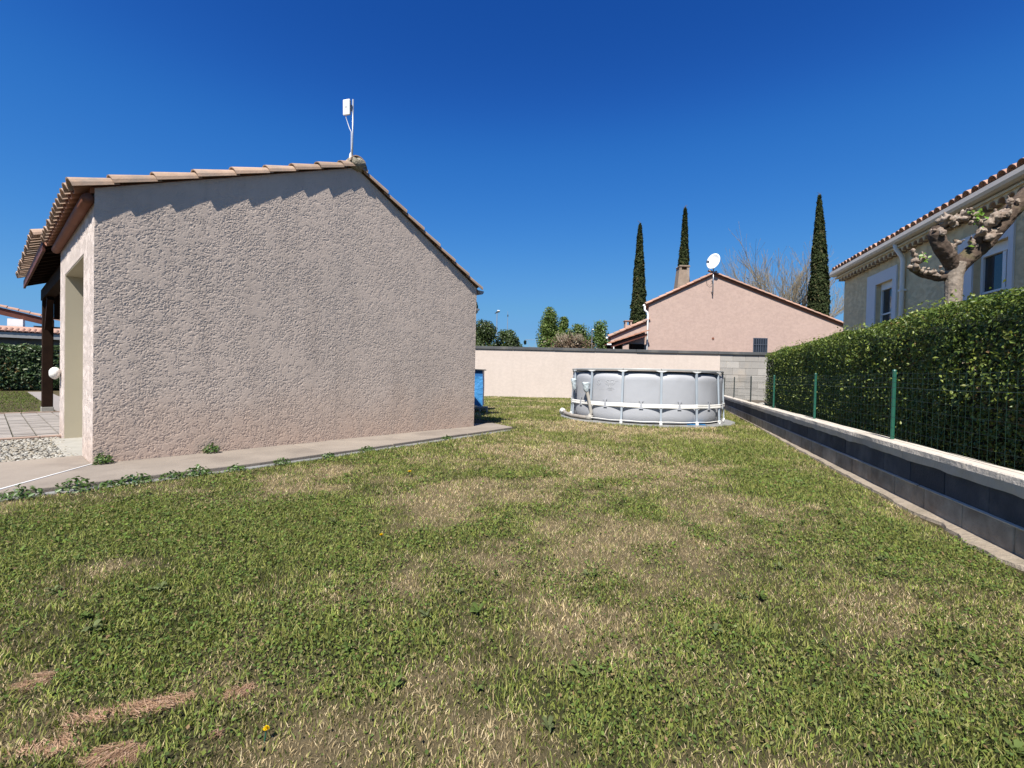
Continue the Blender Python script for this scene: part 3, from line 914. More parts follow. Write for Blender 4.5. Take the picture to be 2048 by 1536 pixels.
for k, a in enumerate(leg_angles):
    da = 2 * math.pi / NL
    m = MB()
    flat_tube([(pc(1.80, a + 0.003 + (da - .006) * i / 8, HZ), a + da * i / 8) for i in range(9)], 0.045, 0.022, m)
    m.build('top_rail', 'rail', pool, bevel=0.012)
    c, s_ = math.cos(a), math.sin(a)
    LF = lambda t, r, z: (PC.x + c * r - s_ * t, PC.y + s_ * r + c * t, z)
    lg = MB()
    lg.hexa([LF(-.022, 1.865, .05), LF(.022, 1.865, .05), LF(.022, 1.90, .05), LF(-.022, 1.90, .05),
             LF(-.026, 1.805, HZ - .03), LF(.026, 1.805, HZ - .03), LF(.026, 1.845, HZ - .03), LF(-.026, 1.845, HZ - .03)])
    leg = lg.build('leg', 'steel', pool, bevel=0.008)
    MB().hexa([LF(-.028, 1.855, .022), LF(.028, 1.855, .022), LF(.028, 1.912, .022), LF(-.028, 1.912, .022),
               LF(-.025, 1.86, .10), LF(.025, 1.86, .10), LF(.025, 1.905, .10), LF(-.025, 1.905, .10)]).build('foot', 'white', leg, bevel=0.006)
    tj = MB()                                # winged joint under the rail
    tj.prism([LF(-.12, 1.82, HZ - .032), LF(-.035, 1.82, HZ - .055), LF(.035, 1.82, HZ - .055), LF(.12, 1.82, HZ - .032), LF(.12, 1.82, HZ - .024), LF(-.12, 1.82, HZ - .024)],
             [LF(-.12, 1.852, HZ - .032), LF(-.035, 1.852, HZ - .055), LF(.035, 1.852, HZ - .055), LF(.12, 1.852, HZ - .032), LF(.12, 1.852, HZ - .024), LF(-.12, 1.852, HZ - .024)])
    tj.build('rail_joint', 'white', leg, bevel=0.005)
    # straight run of the white strap to the next leg, and its clip
    a2 = a + da
    rs = 1.895
    p0, p1 = Vector(pc(rs, a, 0)), Vector(pc(rs, a2, 0))
    mid = (p0 + p1) / 2
    mid = PC + (mid - PC).normalized() * ((mid - PC).length - 0.018)
    st = MB()
    for i, p in enumerate((p0, mid, p1)):
        n_ = (p - PC).normalized()
        sag = -0.012 if i == 1 else 0
        for dz, dn in ((.385, 0), (.40, .006), (.432, .002), (.46, .006), (.475, 0)):
            st.v.append((p.x + n_.x * dn, p.y + n_.y * dn, dz + sag))
        for dz in (.475, .385):
            st.v.append((p.x - n_.x * 0.004, p.y - n_.y * 0.004, dz + sag))
    for i in range(2):
        for j in range(7):
            st.f.append((i * 7 + j, (i + 1) * 7 + j, (i + 1) * 7 + (j + 1) % 7, i * 7 + (j + 1) % 7))
    st.build('strap', 'white_strap', pool)
    nm = (mid - PC).normalized()
    tm = Vector((-nm.y, nm.x, 0))
    ck = lambda t, r, z: tuple(mid + tm * t + nm * r + Vector((0, 0, z - 0.0)))
    MB().prism([ck(-.045, .008, .355), ck(.045, .008, .355), ck(.022, .008, .43), ck(.022, .008, .50), ck(.045, .008, .54), ck(-.045, .008, .54), ck(-.022, .008, .50), ck(-.022, .008, .43)],
               [ck(-.045, .02, .355), ck(.045, .02, .355), ck(.022, .02, .43), ck(.022, .02, .50), ck(.045, .02, .54), ck(-.045, .02, .54), ck(-.022, .02, .50), ck(-.022, .02, .43)]).build('strap_clip', 'pool', pool)
MB().tube([pc(1.90 - 0.018 * (math.sin(math.pi * (i % 6) / 6)), A0 + 2 * math.pi * i / 84, 0.085 + 0.006 * math.sin(i * 1.3)) for i in range(84)], 0.008, 6, closed=True).build('rope', 'white_strap', pool, smooth=True)

# white warning signs printed on one bay
av = math.atan2(-PC.y, -PC.x)
def onl(t, z, lift=0.0):                     # point on the printed bay, t metres to the right of its left leg
    a = A0 - 2 * 2 * math.pi / NL + t / 1.8
    f = ((a - A0) / (2 * math.pi / NL)) % 1.0
    return pc(1.80 + 0.028 * math.sin(math.pi * f) ** 0.4 + 0.008 + lift, a, z)
def ring_print(t, z, r, slash=True, blob=False):
    m = MB()
    n = 24
    for i in range(n):
        a = 2 * math.pi * i / n
        for rr in (r, r * 0.86):
            m.v.append(onl(t + rr * math.cos(a), z + rr * math.sin(a)))
    for i in range(n):
        j = (i + 1) % n
        m.f.append((2 * i, 2 * j, 2 * j + 1, 2 * i + 1))
    if slash:
        d = 0.7 * r
        m.add([onl(t - d - .004, z + d - .006), onl(t - d + .006, z + d + .004), onl(t + d + .004, z - d + .006), onl(t + d - .006, z - d - .004)], [(0, 1, 2, 3)])
    if blob:
        m.add([onl(t - .015, z - .028), onl(t + .015, z - .028), onl(t + .008, z + .004), onl(t + .02, z + .012), onl(t, z + .03), onl(t - .02, z + .012), onl(t - .008, z + .004)], [tuple(range(7))])
    m.build('warning_sign', 'print', liner)
ring_print(0.20, 0.92, 0.062)
ring_print(0.45, 0.925, 0.058)
ring_print(0.56, 0.928, 0.058, False, True)
ring_print(0.505, 0.83, 0.048, False, True)
tx = MB()
for k, (z, w0, w1) in enumerate(((.965, .63, .69), (.95, .63, .67), (.79, .44, .60), (.775, .42, .62), (.76, .45, .58), (.745, .47, .56), (.77, .22, .36))):
    tx.add([onl(w0, z - .003), onl(w1, z - .003), onl(w1, z + .002), onl(w0, z + .002)], [(0, 1, 2, 3)])
tx.build('warning_text', 'print', liner)

pad = MB()
ring0, ring1 = [], []
for i in range(40):
    a = 2 * math.pi * i / 40
    r = 2.13 + 0.05 * mnoise.noise(Vector((math.cos(a) * 3, math.sin(a) * 3, 5)))
    ring0.append(pc(r, a, -0.04))
    ring1.append(pc(r - 0.01, a, 0.022))
pad.prism(ring0, ring1)
tag(pad.build('pool_pad', 'concrete_grey', loc=PC, bevel=0.006), 'grey flat base slab under the round pool', 'slab')

def bag(path, rad, name, mat, label, cat):
    return tag(MB().tube(path, rad, 12).build(name, mat, loc=path[0], smooth=True), label, cat)
hose = thing('pool_hose', 'grey ribbed pool hose lying at the pool base and rising to a wrapped end', 'hose', (1.66, 11.12, 0.03))
def ribbed(path, r0, nseg):
    P = [Vector(p) for p in path]
    out, rad = [], []
    L = [0]
    for a, b in zip(P[:-1], P[1:]):
        L.append(L[-1] + (b - a).length)
    for i in range(nseg + 1):
        d = L[-1] * i / nseg
        k = max(j for j in range(len(L)) if L[j] <= d + 1e-9)
        k = min(k, len(P) - 2)
        f = (d - L[k]) / (L[k + 1] - L[k])
        out.append(P[k].lerp(P[k + 1], f))
        rad.append(r0 * (1.0 if i % 2 else 0.93))
    return out, rad
p_, r_ = ribbed([(1.37, 12.25, 0.13), (1.41, 12.0, 0.085), (1.50, 11.5, 0.075), (1.66, 11.12, 0.075), (1.81, 10.90, 0.075)], 0.046, 60)
MB().tube(p_, r_, 10).build('ground_run', 'hose_dirty', hose, smooth=True)
p_, r_ = ribbed([(1.84, 10.87, 0.10), (1.865, 10.86, 0.20), (1.82, 10.87, 0.45), (1.755, 10.89, 0.72)], 0.040, 50)
MB().tube(p_, r_, 10).build('riser', 'hose', hose, smooth=True)
MB().tube([(1.335, 12.36, 0.045), (1.335, 12.35, 0.12), (1.345, 12.31, 0.145), (1.375, 12.2, 0.13)], [0.055, 0.06, 0.06, 0.056], 10).build('elbow', 'white', hose, smooth=True)
MB().tube([(1.78, 10.94, 0.072), (1.84, 10.88, 0.075), (1.862, 10.86, 0.15)], [0.06, 0.066, 0.058], 10).build('elbow', 'hose', hose, smooth=True)
def bagmesh(c, h, r0, r1, seed, nm, parent=None):
    m = MB()
    for i in range(13):
        t = i / 12
        r = (r0 + (r1 - r0) * t ** 0.8) * (1 if i < 12 else 0.6)
        for j in range(20):
            a = 2 * math.pi * j / 20
            w = 1 + 0.28 * mnoise.noise(Vector((math.cos(a) * 1.7, math.sin(a) * 1.7, t * 2.5 + seed))) + 0.10 * mnoise.noise(Vector((math.cos(a) * 6, math.sin(a) * 6, t * 2 + seed)))
            m.v.append((c[0] + r * w * math.cos(a) - 0.03 * t, c[1] + 0.75 * r * w * math.sin(a), c[2] + h * t + 0.012 * mnoise.noise(Vector((a, t * 3, seed)))))
    for i in range(12):
        for j in range(20):
            m.f.append((i * 20 + j, i * 20 + (j + 1) % 20, (i + 1) * 20 + (j + 1) % 20, (i + 1) * 20 + j))
    m.f += [tuple(range(19, -1, -1)), tuple(range(240, 260))]
    return m
bagmesh((1.752, 10.88, 0.68), 0.23, 0.042, 0.098, 2, '').build('wrapping', 'bag', hose, smooth=True)
b2 = bagmesh((1.535, 11.42, 0.72), 0.27, 0.035, 0.075, 9, '').build('wrapped_fitting', 'bag', loc=(1.535, 11.42, 0.72), smooth=True)
tag(b2, 'plastic wrapped fitting hanging at the far left side of the pool', 'fitting')
m = MB()
for i in range(9):
    for j in range(5):
        m.v.append((3.86 + i * 0.055, 10.15 + j * 0.05 + 0.02 * i * (i - 8) * -0.1, 0.024 + 0.03 * abs(mnoise.noise(Vector((i * .7, j * .8, 3))))))
for i in range(8):
    for j in range(4):
        m.f.append((i * 5 + j, (i + 1) * 5 + j, (i + 1) * 5 + j + 1, i * 5 + j + 1))
tag(m.build('tarp_scrap', 'blue', loc=(4.06, 10.22, 0.02)), 'crumpled blue tarp scrap poking out under the pool', 'tarp')

# ================================================================== blue box by the house
tb = thing('storage_box', 'tall box covered in blue tarp beside the stucco house', 'box', (-1.28, 13.3, 0.165))
m = MB()
for z in (0.165, 0.35, 0.6, 0.85, 0.985):
    for (x, y) in ((-1.76, 12.92), (-1.4, 12.90), (-1.05, 12.91), (-0.81, 12.92), (-0.80, 13.2), (-0.81, 13.68), (-1.3, 13.7), (-1.76, 13.68)):
        m.v.append((x + random.uniform(-.012, .012), y + random.uniform(-.02, .012), z + (random.uniform(-.03, .02) if z == .165 else 0)))
for i in range(4):
    for j in range(8):
        m.f.append((i * 8 + j, i * 8 + (j + 1) % 8, (i + 1) * 8 + (j + 1) % 8, (i + 1) * 8 + j))
m.f += [tuple(range(7, -1, -1)), tuple(range(32, 40))]
m.build('cover', 'blue', tb)
MB().box((-1.75, 12.93, 0.986), (-0.82, 13.67, 1.17)).build('upper_band', 'blue_dark', tb)
MB().hexa([(-1.82, 12.86, 1.172), (-.765, 12.86, 1.16), (-.765, 13.75, 1.16), (-1.82, 13.75, 1.172), (-1.82, 12.86, 1.20), (-.765, 12.86, 1.182), (-.765, 13.75, 1.182), (-1.82, 13.75, 1.20)]).build('lid', 'coping', tb)
for k, (x, y, w_, lab) in enumerate([(-1.05, 12.62, .40, 'hollow concrete block lying in front of the blue covered box'), (-1.62, 13.02, .5, 'concrete block under the left side of the blue covered box')]):
    cb = thing('concrete_block', lab, 'block', (x + w_ / 2, y + .1, 0))
    d_ = 0.2 if k == 0 else 0.62
    h_ = 0.165
    for (x0, x1) in ((x, x + .05), (x + w_ / 2 - .02, x + w_ / 2 + .02), (x + w_ - .05, x + w_)):
        MB().box((x0, y, 0), (x1, y + d_, h_ - .042)).build('web', 'block_wall', cb)
    MB().box((x, y, h_ - .04), (x + w_, y + d_, h_)).build('face', 'block_wall', cb)

# ================================================================== low block wall and fence
lwall = thing('low_wall', 'low block wall with dark band and mortar cap carrying the wire fence', 'wall', W(5, 0.07, 0))
MB().fbox(W, (-2.0, 0.008, -0.1), (22.9, 0.14, 0.194)).build('core', 'block_grey', lwall)
MB().fbox(W, (-2.0, 0.02, 0.1945), (22.9, 0.14, 0.40)).build('core', 'block_navy', lwall)
NB = 25
for k in range(-4, 46):
    s0 = k * 0.5
    j = random.uniform(-.004, .004)
    MB().fbox(W, (s0 + 0.005, 0.0 + j, 0.0), (s0 + 0.495, 0.13, 0.192 + random.uniform(-.003, .003))).build('block', 'block_grey', lwall, bevel=0.007)
    s1 = s0 + 0.25
    j = random.uniform(-.004, .004)
    MB().fbox(W, (s1 + 0.003, 0.012 + j, 0.199), (s1 + 0.497, 0.13, 0.384)).build('block', 'block_navy', lwall, bevel=0.005)
for a, b in zip([-2, .9, 3.1, 5.6, 8.4, 11.5], [.88, 3.08, 5.58, 8.38, 11.48, 15.0]):   # mortar squeezed out between the courses
    m = MB()
    n = int((b - a) / .05)
    for i in range(n + 1):
        s0 = a + (b - a) * i / n
        e = max(0.0, mnoise.noise(Vector((s0 * 3.3, 1, 4))) + .25)
        e2 = mnoise.noise(Vector((s0 * 9, 6, 2)))
        m.v += [W(s0, 0.012, .186), W(s0, -0.002 - 0.007 * e, .190 - .005 * e), W(s0, -0.003 - 0.009 * e, .197 + .003 * e2), W(s0, 0.012, .203)]
    for i in range(n):
        for j in range(3):
            m.f.append((i * 4 + j, i * 4 + j + 1, (i + 1) * 4 + j + 1, (i + 1) * 4 + j))
    m.build('mortar_seam', 'cap', lwall)
cuts = [-2.0, 0.62, 1.85, 3.35, 6.3, 9.3, 12.4, 15.6, 19.0, 22.9]
for a, b in zip(cuts[:-1], cuts[1:]):
    m = MB()
    n = max(3, int((b - a) / 0.08))
    for i in range(n + 1):
        s0 = a + 0.003 + (b - a - 0.006) * i / n
        e = mnoise.noise(Vector((s0 * 2.3, 0, 7)))
        e2 = mnoise.noise(Vector((s0 * 5.1, 3, 7)))
        lo = 0.375 + 0.012 * e + 0.008 * e2
        m.v += [W(s0, -0.006 + 0.006 * e2, lo), W(s0, -0.012 + 0.007 * e, 0.44), W(s0, -0.006 + 0.004 * e2, 0.478 + 0.003 * e), W(s0, 0.006, 0.486 + 0.003 * e2), W(s0, 0.15, 0.486 + 0.003 * e), W(s0, 0.15, lo)]
    for i in range(n):
        for j in range(6):
            m.f.append((i * 6 + j, i * 6 + (j + 1) % 6, (i + 1) * 6 + (j + 1) % 6, (i + 1) * 6 + j))
    m.f += [tuple(range(6)), tuple(n * 6 + 5 - i for i in range(6))]
    m.build('cap', 'cap', lwall)
m = MB()
n = 260
for i in range(n + 1):
    s0 = -2 + 17.0 * i / n
    e = -0.115 - 0.05 * mnoise.noise(Vector((s0 * 2.1, 5, 1))) - 0.03 * mnoise.noise(Vector((s0 * 7, 2, 1)))
    e *= float(np.interp(s0, [0, 6, 9, 14], [1.0, 0.75, 0.45, 0.2]))
    m.v += [W(s0, e, -0.03), W(s0, e + 0.015, 0.022), W(s0, -0.03, 0.032 + 0.008 * mnoise.noise(Vector((s0 * 4, 0, 0)))), W(s0, 0.01, 0.035)]
for i in range(n):
    for j in range(3):
        m.f.append((i * 4 + j, i * 4 + j + 1, (i + 1) * 4 + j + 1, (i + 1) * 4 + j))
m.build('footing', 'footing', lwall)
nb = MB()
nb.fbox(W, (-3, 0.14, -0.1), (22.9, 14, 0.15))
kind(nb.build('neighbour_ground', 'soil', loc=W(6, 5, 0)), 'structure')

fence = thing('wire_fence', 'green welded wire fence with round posts along the low wall', 'fence', W(5, 0.11, 0.486))
ps_ = [1.36, 3.86, 6.32, 9.05, 11.75, 14.85, 17.5, 20.2]
for k, s0 in enumerate(ps_):
    mat = 'green_post' if k < 4 else 'grey_post'
    lean = random.uniform(-.006, .006)
    po = MB().tube([W(s0, 0.11, 0.47), W(s0 + lean, 0.11, 1.135)], 0.017, 10).build('post', mat, fence, smooth=False)
    MB().tube([W(s0 + lean, 0.11, 1.135), W(s0 + lean, 0.11, 1.148)], [0.019, 0.013], 10).build('post_cap', mat, po)
zw = [0.52, 0.60, 0.70, 0.80, 0.88, 0.98, 1.03, 1.075, 1.115]
for z in zw:
    big = abs(z - 0.98) < .001
    pts = []
    for a, b in zip([-1.4] + ps_, ps_ + [21.8]):
        for i in range(6):
            f = i / 6
            pts.append(W(a + (b - a) * f, 0.085, z - (0.012 if big else 0.02) * math.sin(math.pi * f) + 0.004 * mnoise.noise(Vector((a + f * 3, z * 9, 0)))))
    MB().tube(pts, 0.0026 if big else 0.0019, 4, cap=False).build('line_wire', 'green_wire' if not big else 'green_post', fence)
m = MB()
s0 = -1.4
while s0 < 21.8:
    m.tube([W(s0, 0.0835, 0.50), W(s0 + random.uniform(-.006, .006), 0.0835, 0.80), W(s0, 0.0835, 1.12)], 0.0009, 3, cap=False)
    s0 += 0.085
kind(m.build('mesh_verticals', 'green_wire', fence), 'stuff')

# stones and ivy beyond the far end of the hedge
for k, (s0, t0, r, lab) in enumerate([(13.9, 0.75, .20, 'large pale rounded stone behind the fence near the hedge end'), (14.6, 0.5, .11, 'small pale stone behind the fence left of the large stone')]):
    m = MB()
    for i in range(9):
        for j in range(14):
            th, ph = math.pi * i / 8, 2 * math.pi * j / 14
            d = Vector((math.sin(th) * math.cos(ph), math.sin(th) * math.sin(ph), math.cos(th)))
            rr = r * (1 + 0.3 * mnoise.noise(d * 1.8 + Vector((k, 0, 0))))
            b = W(s0, t0, 0.17 + r * .4)
            m.v.append((b[0] + d.x * rr, b[1] + d.y * rr, b[2] + d.z * rr * .75))
    for i in range(8):
        for j in range(14):
            m.f.append((i * 14 + j, i * 14 + (j + 1) % 14, (i + 1) * 14 + (j + 1) % 14, (i + 1) * 14 + j))
    tag(m.build('garden_stone', 'stone', loc=W(s0, t0, 0.15), smooth=True), lab, 'stone')

# ================================================================== hedges
def hedge(name, F, L, T0, T1, Z0, Z1, dens, size, col, label, core_in=0.16, loc=None, tips=(0.22, 0.27, 0.055), lump=0.06):
    """clipped hedge: a dark inner mass and leaves over its front, top, end and a little depth"""
    t = thing(name, label, 'hedge', loc)
    (s0, s1) = L
    def surf(n, face):
        a = RNG.uniform(s0, s1, n)
        if face == 'front':
            z = RNG.uniform(Z0, Z1, n)
            b = np.full(n, T0)
            nr = (0, -1, 0.25)
        elif face == 'top':
            z = np.full(n, Z1)
            b = RNG.uniform(T0, T1, n)
            nr = (0, -.1, 1)
        elif face == 'end0':
            a = np.full(n, s0)
            b = RNG.uniform(T0, T1, n)
            z = RNG.uniform(Z0, Z1, n)
            nr = (-1, 0, .25)
        else:
            a = np.full(n, s1)
            b = RNG.uniform(T0, T1, n)
            z = RNG.uniform(Z0, Z1, n)
            nr = (1, 0, .25)
        return a, b, z, np.tile(np.array(nr, float), (n, 1))
    X = np.array(F(1, 0, 0)) - np.array(F(0, 0, 0))
    Yv = np.array(F(0, 1, 0)) - np.array(F(0, 0, 0))
    O = np.array(F(0, 0, 0))
    area = {'front': (s1 - s0) * (Z1 - Z0), 'top': (s1 - s0) * (T1 - T0) * .8, 'end0': (T1 - T0) * (Z1 - Z0), 'end1': (T1 - T0) * (Z1 - Z0)}
    parts = []
    for face, ar in area.items():
        n = int(ar * dens)
        a, b, z, nr = surf(n, face)
        # the clipped surface undulates, rounds over at the top edge and carries stray shoots
        lm = (fbm(a * 1.0, z * 1.0 + b, 1.6, 3) - .5) * 2 * lump + (fbm(a, z + b, 6.0, 9) - .5) * lump
        dep = np.abs(RNG.normal(0, 0.055, n))
        shoot = np.where(RNG.random(n) < 0.10 * np.clip((fbm(a, z + b, 2.2, 61) - .42) * 6, 0, 1), RNG.uniform(0.02, 0.12, n), 0)
        off = lm - dep + shoot
        if face == 'front':
            edge = np.clip((z - (Z1 - 0.14)) / 0.14, 0, 1) ** 2 * 0.10
            low = np.clip((Z0 + 0.5 - z) / 0.5, 0, 1) * 0.10
            b = b - off + edge + low
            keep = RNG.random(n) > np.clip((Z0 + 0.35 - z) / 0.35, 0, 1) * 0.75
        elif face == 'top':
            edge = np.clip((T0 + 0.14 - b) / 0.14, 0, 1) ** 2 * 0.07
            z = z + off - edge
            keep = np.ones(n, bool)
        else:
            a = a + (-off if face == 'end0' else off)
            keep = np.ones(n, bool)
        P = O + a[:, None] * X + b[:, None] * Yv
        P[:, 2] = z + (fbm(a, a * 0, .7, 67) - .5) * .10 * np.clip((z - Z0) / (Z1 - Z0), 0, 1)
        NR = nr[:, :1] * X + nr[:, 1:2] * Yv
        NR[:, 2] += nr[:, 2]
        c = np.tile(np.array(col), (n, 1)) * (0.75 + 0.5 * fbm(a, z + b, 3.0, 5))[:, None]
        young = (RNG.random(n) < 0.10) | (shoot > 0)
        brown = RNG.random(n) < 0.10 * np.clip((fbm(a, z + b, 1.1, 63) - .5) * 8, 0, 1)
        c[brown] = np.array([0.16, 0.11, 0.04])
        c[young] = np.array(tips) * RNG.uniform(.7, 1.1, (young.sum(), 1))
        parts.append(leaves(P[keep], NR[keep], size, 0.5, c[keep], 0.28, 0.75, 0.2, 0.35))
    V, Fc, C = join(parts)
    kind(big_mesh('foliage', V, Fc, C, 'leaf', t), 'stuff')
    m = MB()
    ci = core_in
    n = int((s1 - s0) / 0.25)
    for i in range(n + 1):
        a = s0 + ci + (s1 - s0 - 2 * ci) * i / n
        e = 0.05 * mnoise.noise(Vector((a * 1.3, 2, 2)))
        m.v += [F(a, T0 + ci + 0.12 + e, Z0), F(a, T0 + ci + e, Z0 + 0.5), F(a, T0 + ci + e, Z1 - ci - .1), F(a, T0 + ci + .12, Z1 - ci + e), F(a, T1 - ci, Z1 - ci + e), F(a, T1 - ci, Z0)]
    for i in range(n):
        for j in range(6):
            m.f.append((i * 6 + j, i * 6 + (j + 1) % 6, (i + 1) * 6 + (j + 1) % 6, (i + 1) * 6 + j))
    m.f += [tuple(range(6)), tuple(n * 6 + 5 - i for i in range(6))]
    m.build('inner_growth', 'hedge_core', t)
    return t
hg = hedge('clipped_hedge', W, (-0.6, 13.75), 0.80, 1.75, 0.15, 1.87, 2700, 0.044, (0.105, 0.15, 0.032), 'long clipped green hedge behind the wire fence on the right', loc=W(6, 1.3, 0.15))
for k in range(26):
    s0 = 0.6 + k * 0.5 + random.uniform(-.1, .1)
    MB().tube([W(s0, 0.98 + random.uniform(-.04, .04), 0.14), W(s0 + random.uniform(-.08, .08), 1.0, 0.7)], [0.022, 0.014], 6).build('stem', 'bark', hg)
def LH(s, t, z):
    d = Vector((0.80, 0.60, 0))
    n_ = Vector((-0.60, 0.80, 0))
    return tuple(Vector((-19.7, 17.9, 0)) + d * s + n_ * t + Vector((0, 0, z)))
hedge('laurel_hedge', LH, (-3.5, 7.0), 0.0, 1.1, 0.02, 1.80, 480, 0.13, (0.06, 0.10, 0.035), 'dark laurel hedge across the far left lawn', loc=LH(1.5, .5, 0), tips=(0.18, 0.23, 0.11), lump=0.10)

# ================================================================== the beige house on the right
rh = thing('beige_house', 'beige house with white window surrounds behind the right hedge', 'house', G(3.5, -3, 0.15))
rw = MB()
segs = [(0.0, 1.90), (2.71, 5.42), (6.25, 9.5)]
for a, b in segs:
    rw.fbox(G, (a, -0.25, 0.1), (b, 0.0, 4.15))
for a, b, z0, z1 in ((1.90, 2.71, 2.15, 3.49), (5.42, 6.25, 1.05, 3.42)):
    rw.fbox(G, (a, -0.25, 0.1), (b, 0.0, z0))
    rw.fbox(G, (a, -0.25, z1), (b, 0.0, 4.15))
rw.build('front_wall', 'beige', rh)
rb = MB()
rb.fbox(G, (0.0, -7.5, 0.1), (0.25, -0.25, 4.15))
rb.fbox(G, (9.25, -7.5, 0.1), (9.5, -0.25, 4.15))
rb.fbox(G, (0.25, -7.5, 0.1), (9.25, -7.25, 4.15))
rb.prism([G(0, 0, 4.15), G(0, -7.5, 4.15), G(0, -3.75, 5.3)], [G(0.25, 0, 4.15), G(0.25, -7.5, 4.15), G(0.25, -3.75, 5.3)])
rb.build('side_wall', 'beige', rh)
def rwindow(a, b, z0, z1, oa, ob, oz, panes):
    f = MB()
    f.fbox(G, (oa, 0.0, z0 - .3), (a, 0.028, oz))
    f.fbox(G, (b, 0.0, z0 - .3), (ob, 0.028, oz))
    f.fbox(G, (a, 0.0, z1), (b, 0.028, oz))
    su = f.build('window_surround', 'surround', rh)
    w = MB()
    w.fbox(G, (a, -0.16, z0), (a + .06, -0.10, z1))
    w.fbox(G, (b - .06, -0.16, z0), (b, -0.10, z1))
    w.fbox(G, (a + .06, -0.16, z1 - .16), (b - .06, -0.08, z1))
    w.fbox(G, (a + .06, -0.16, z0), (b - .06, -0.10, z0 + .06))
    for q in panes[1:-1]:
        w.fbox(G, (q - .04, -0.16, z0 + .06), (q + .04, -0.095, z1 - .16))
    fr = w.build('window_frame', 'white', rh, bevel=0.004)
    for q0, q1 in zip(panes[:-1], panes[1:]):
        MB().fbox(G, (q0, -0.15, z0 + .06), (q1, -0.135, z1 - .16)).build('pane', 'glass', fr)
        MB().fbox(G, (q0, -0.133, z0 + .42), (q1, -0.10, z0 + .455)).build('glazing_bar', 'white', fr)
    MB().fbox(G, (a - .1, -0.24, z0 - .02), (b + .1, -0.20, z1 + .02)).build('curtain', 'gutter', fr)
rwindow(1.90, 2.71, 2.30, 3.49, 1.46, 2.89, 3.77, [1.94, 2.71])
rwindow(5.42, 6.25, 2.2, 3.42, 5.02, 6.36, 3.70, [5.46, 5.98, 6.25])
# corbel course of half tiles under the eave, gutter, downpipe
MB().fbox(G, (-0.05, 0.0, 4.02), (9.5, 0.12, 4.06)).build('corbel_bed', 'beige', rh)
for k in range(46):
    s0 = 0.10 + k * 0.2
    MB().barrel(G(s0, 0.16, 3.965), G(s0, -0.02, 3.965), (0, 0, 1), 0.085, 0.085, 0.014, 6).build('corbel_tile', 'tile', rh)
for k in range(46):                  # mortar spandrels between the corbel tiles
    s0 = 0.10 + k * 0.2
    pr = [(s0 + .1, 3.945), (s0 + .118, 3.97), (s0 + .122, 4.0), (s0 + .15, 4.03), (s0 + .2, 4.045), (s0 + .2, 4.06), (s0, 4.06), (s0, 4.045), (s0 + .05, 4.03), (s0 + .078, 4.0), (s0 + .082, 3.97)]
    MB().prism([G(a, .10, z) for a, z in pr], [G(a, .168, z) for a, z in pr]).build('corbel_mortar', 'beige', rh)
MB().fbox(G, (-0.15, -0.05, 4.062), (9.5, 0.20, 4.10)).build('corbel_top', 'beige', rh)
MB().fbox(G, (-0.22, -0.1, 4.102), (9.5, 0.135, 4.30)).build('eave_board', 'gutter', rh)
gm = MB()
prof = [(0.30, 4.28), (0.31, 4.20), (0.28, 4.155), (0.20, 4.135), (0.14, 4.15), (0.13, 4.28)]
for s0 in (-0.25, 9.5):
    gm.v += [G(s0, o_, z) for o_, z in prof]
gm.f += [(i, i + 1, 6 + i + 1, 6 + i) for i in range(5)] + [tuple(range(5, -1, -1)), tuple(range(6, 12))]
gm.build('gutter', 'gutter', rh, smooth=False)
MB().tube([G(3.22, 0.22, 4.16), G(3.22, 0.20, 4.05), G(3.22, 0.09, 3.88), G(3.22, 0.06, 3.78), G(3.22, 0.06, 0.2)], 0.045, 10).build('downpipe', 'white', rh, smooth=True)
MB().fbox(G, (3.16, 0.0, 3.1), (3.28, 0.115, 3.14)).build('pipe_clip', 'white', rh)
zG = lambda o_: 4.33 - 0.32 * (o_ - 0.25)
MB().hexa([G(-.2, .14, zG(.14) - .05), G(9.5, .14, zG(.14) - .05), G(9.5, -3.75, zG(-3.75) - .05), G(-.2, -3.75, zG(-3.75) - .05),
           G(-.2, .14, zG(.14) - .02), G(9.5, .14, zG(.14) - .02), G(9.5, -3.75, zG(-3.75) - .02), G(-.2, -3.75, zG(-3.75) - .02)]).build('roof_deck', 'soffit', rh)
MB().hexa([G(-.2, -7.8, zG(0.3) - .05), G(9.5, -7.8, zG(.3) - .05), G(9.5, -3.752, zG(-3.75) - .05), G(-.2, -3.752, zG(-3.75) - .05),
           G(-.2, -7.8, zG(.3) - .0), G(9.5, -7.8, zG(.3) - .0), G(9.5, -3.752, zG(-3.75) - .0), G(-.2, -3.752, zG(-3.75) - .0)]).build('roof_slope', 'tile_pink', rh)
upG = tuple(Vector((0, 0, 1)) + FN * 0.32)
for k in range(47):
    s0 = -0.12 + k * 0.205
    MB().barrel(G(s0, 0.25 + random.uniform(-.012, .012), zG(.25) - .015), G(s0, -0.2, zG(-.2) - .02), upG, 0.098, 0.082, 0.015, 8, flat=1.0).build('eave_tile', 'tile_pink', rh)
corr(lambda u, w, z: G(w, u, z), -0.15, -3.75, lambda u: zG(u) - .03, -0.2, 9.5, 0.205, 0.045, 0.05, 0.4, -0.12).build('roof_covering', 'tile_pink', rh, smooth=True)

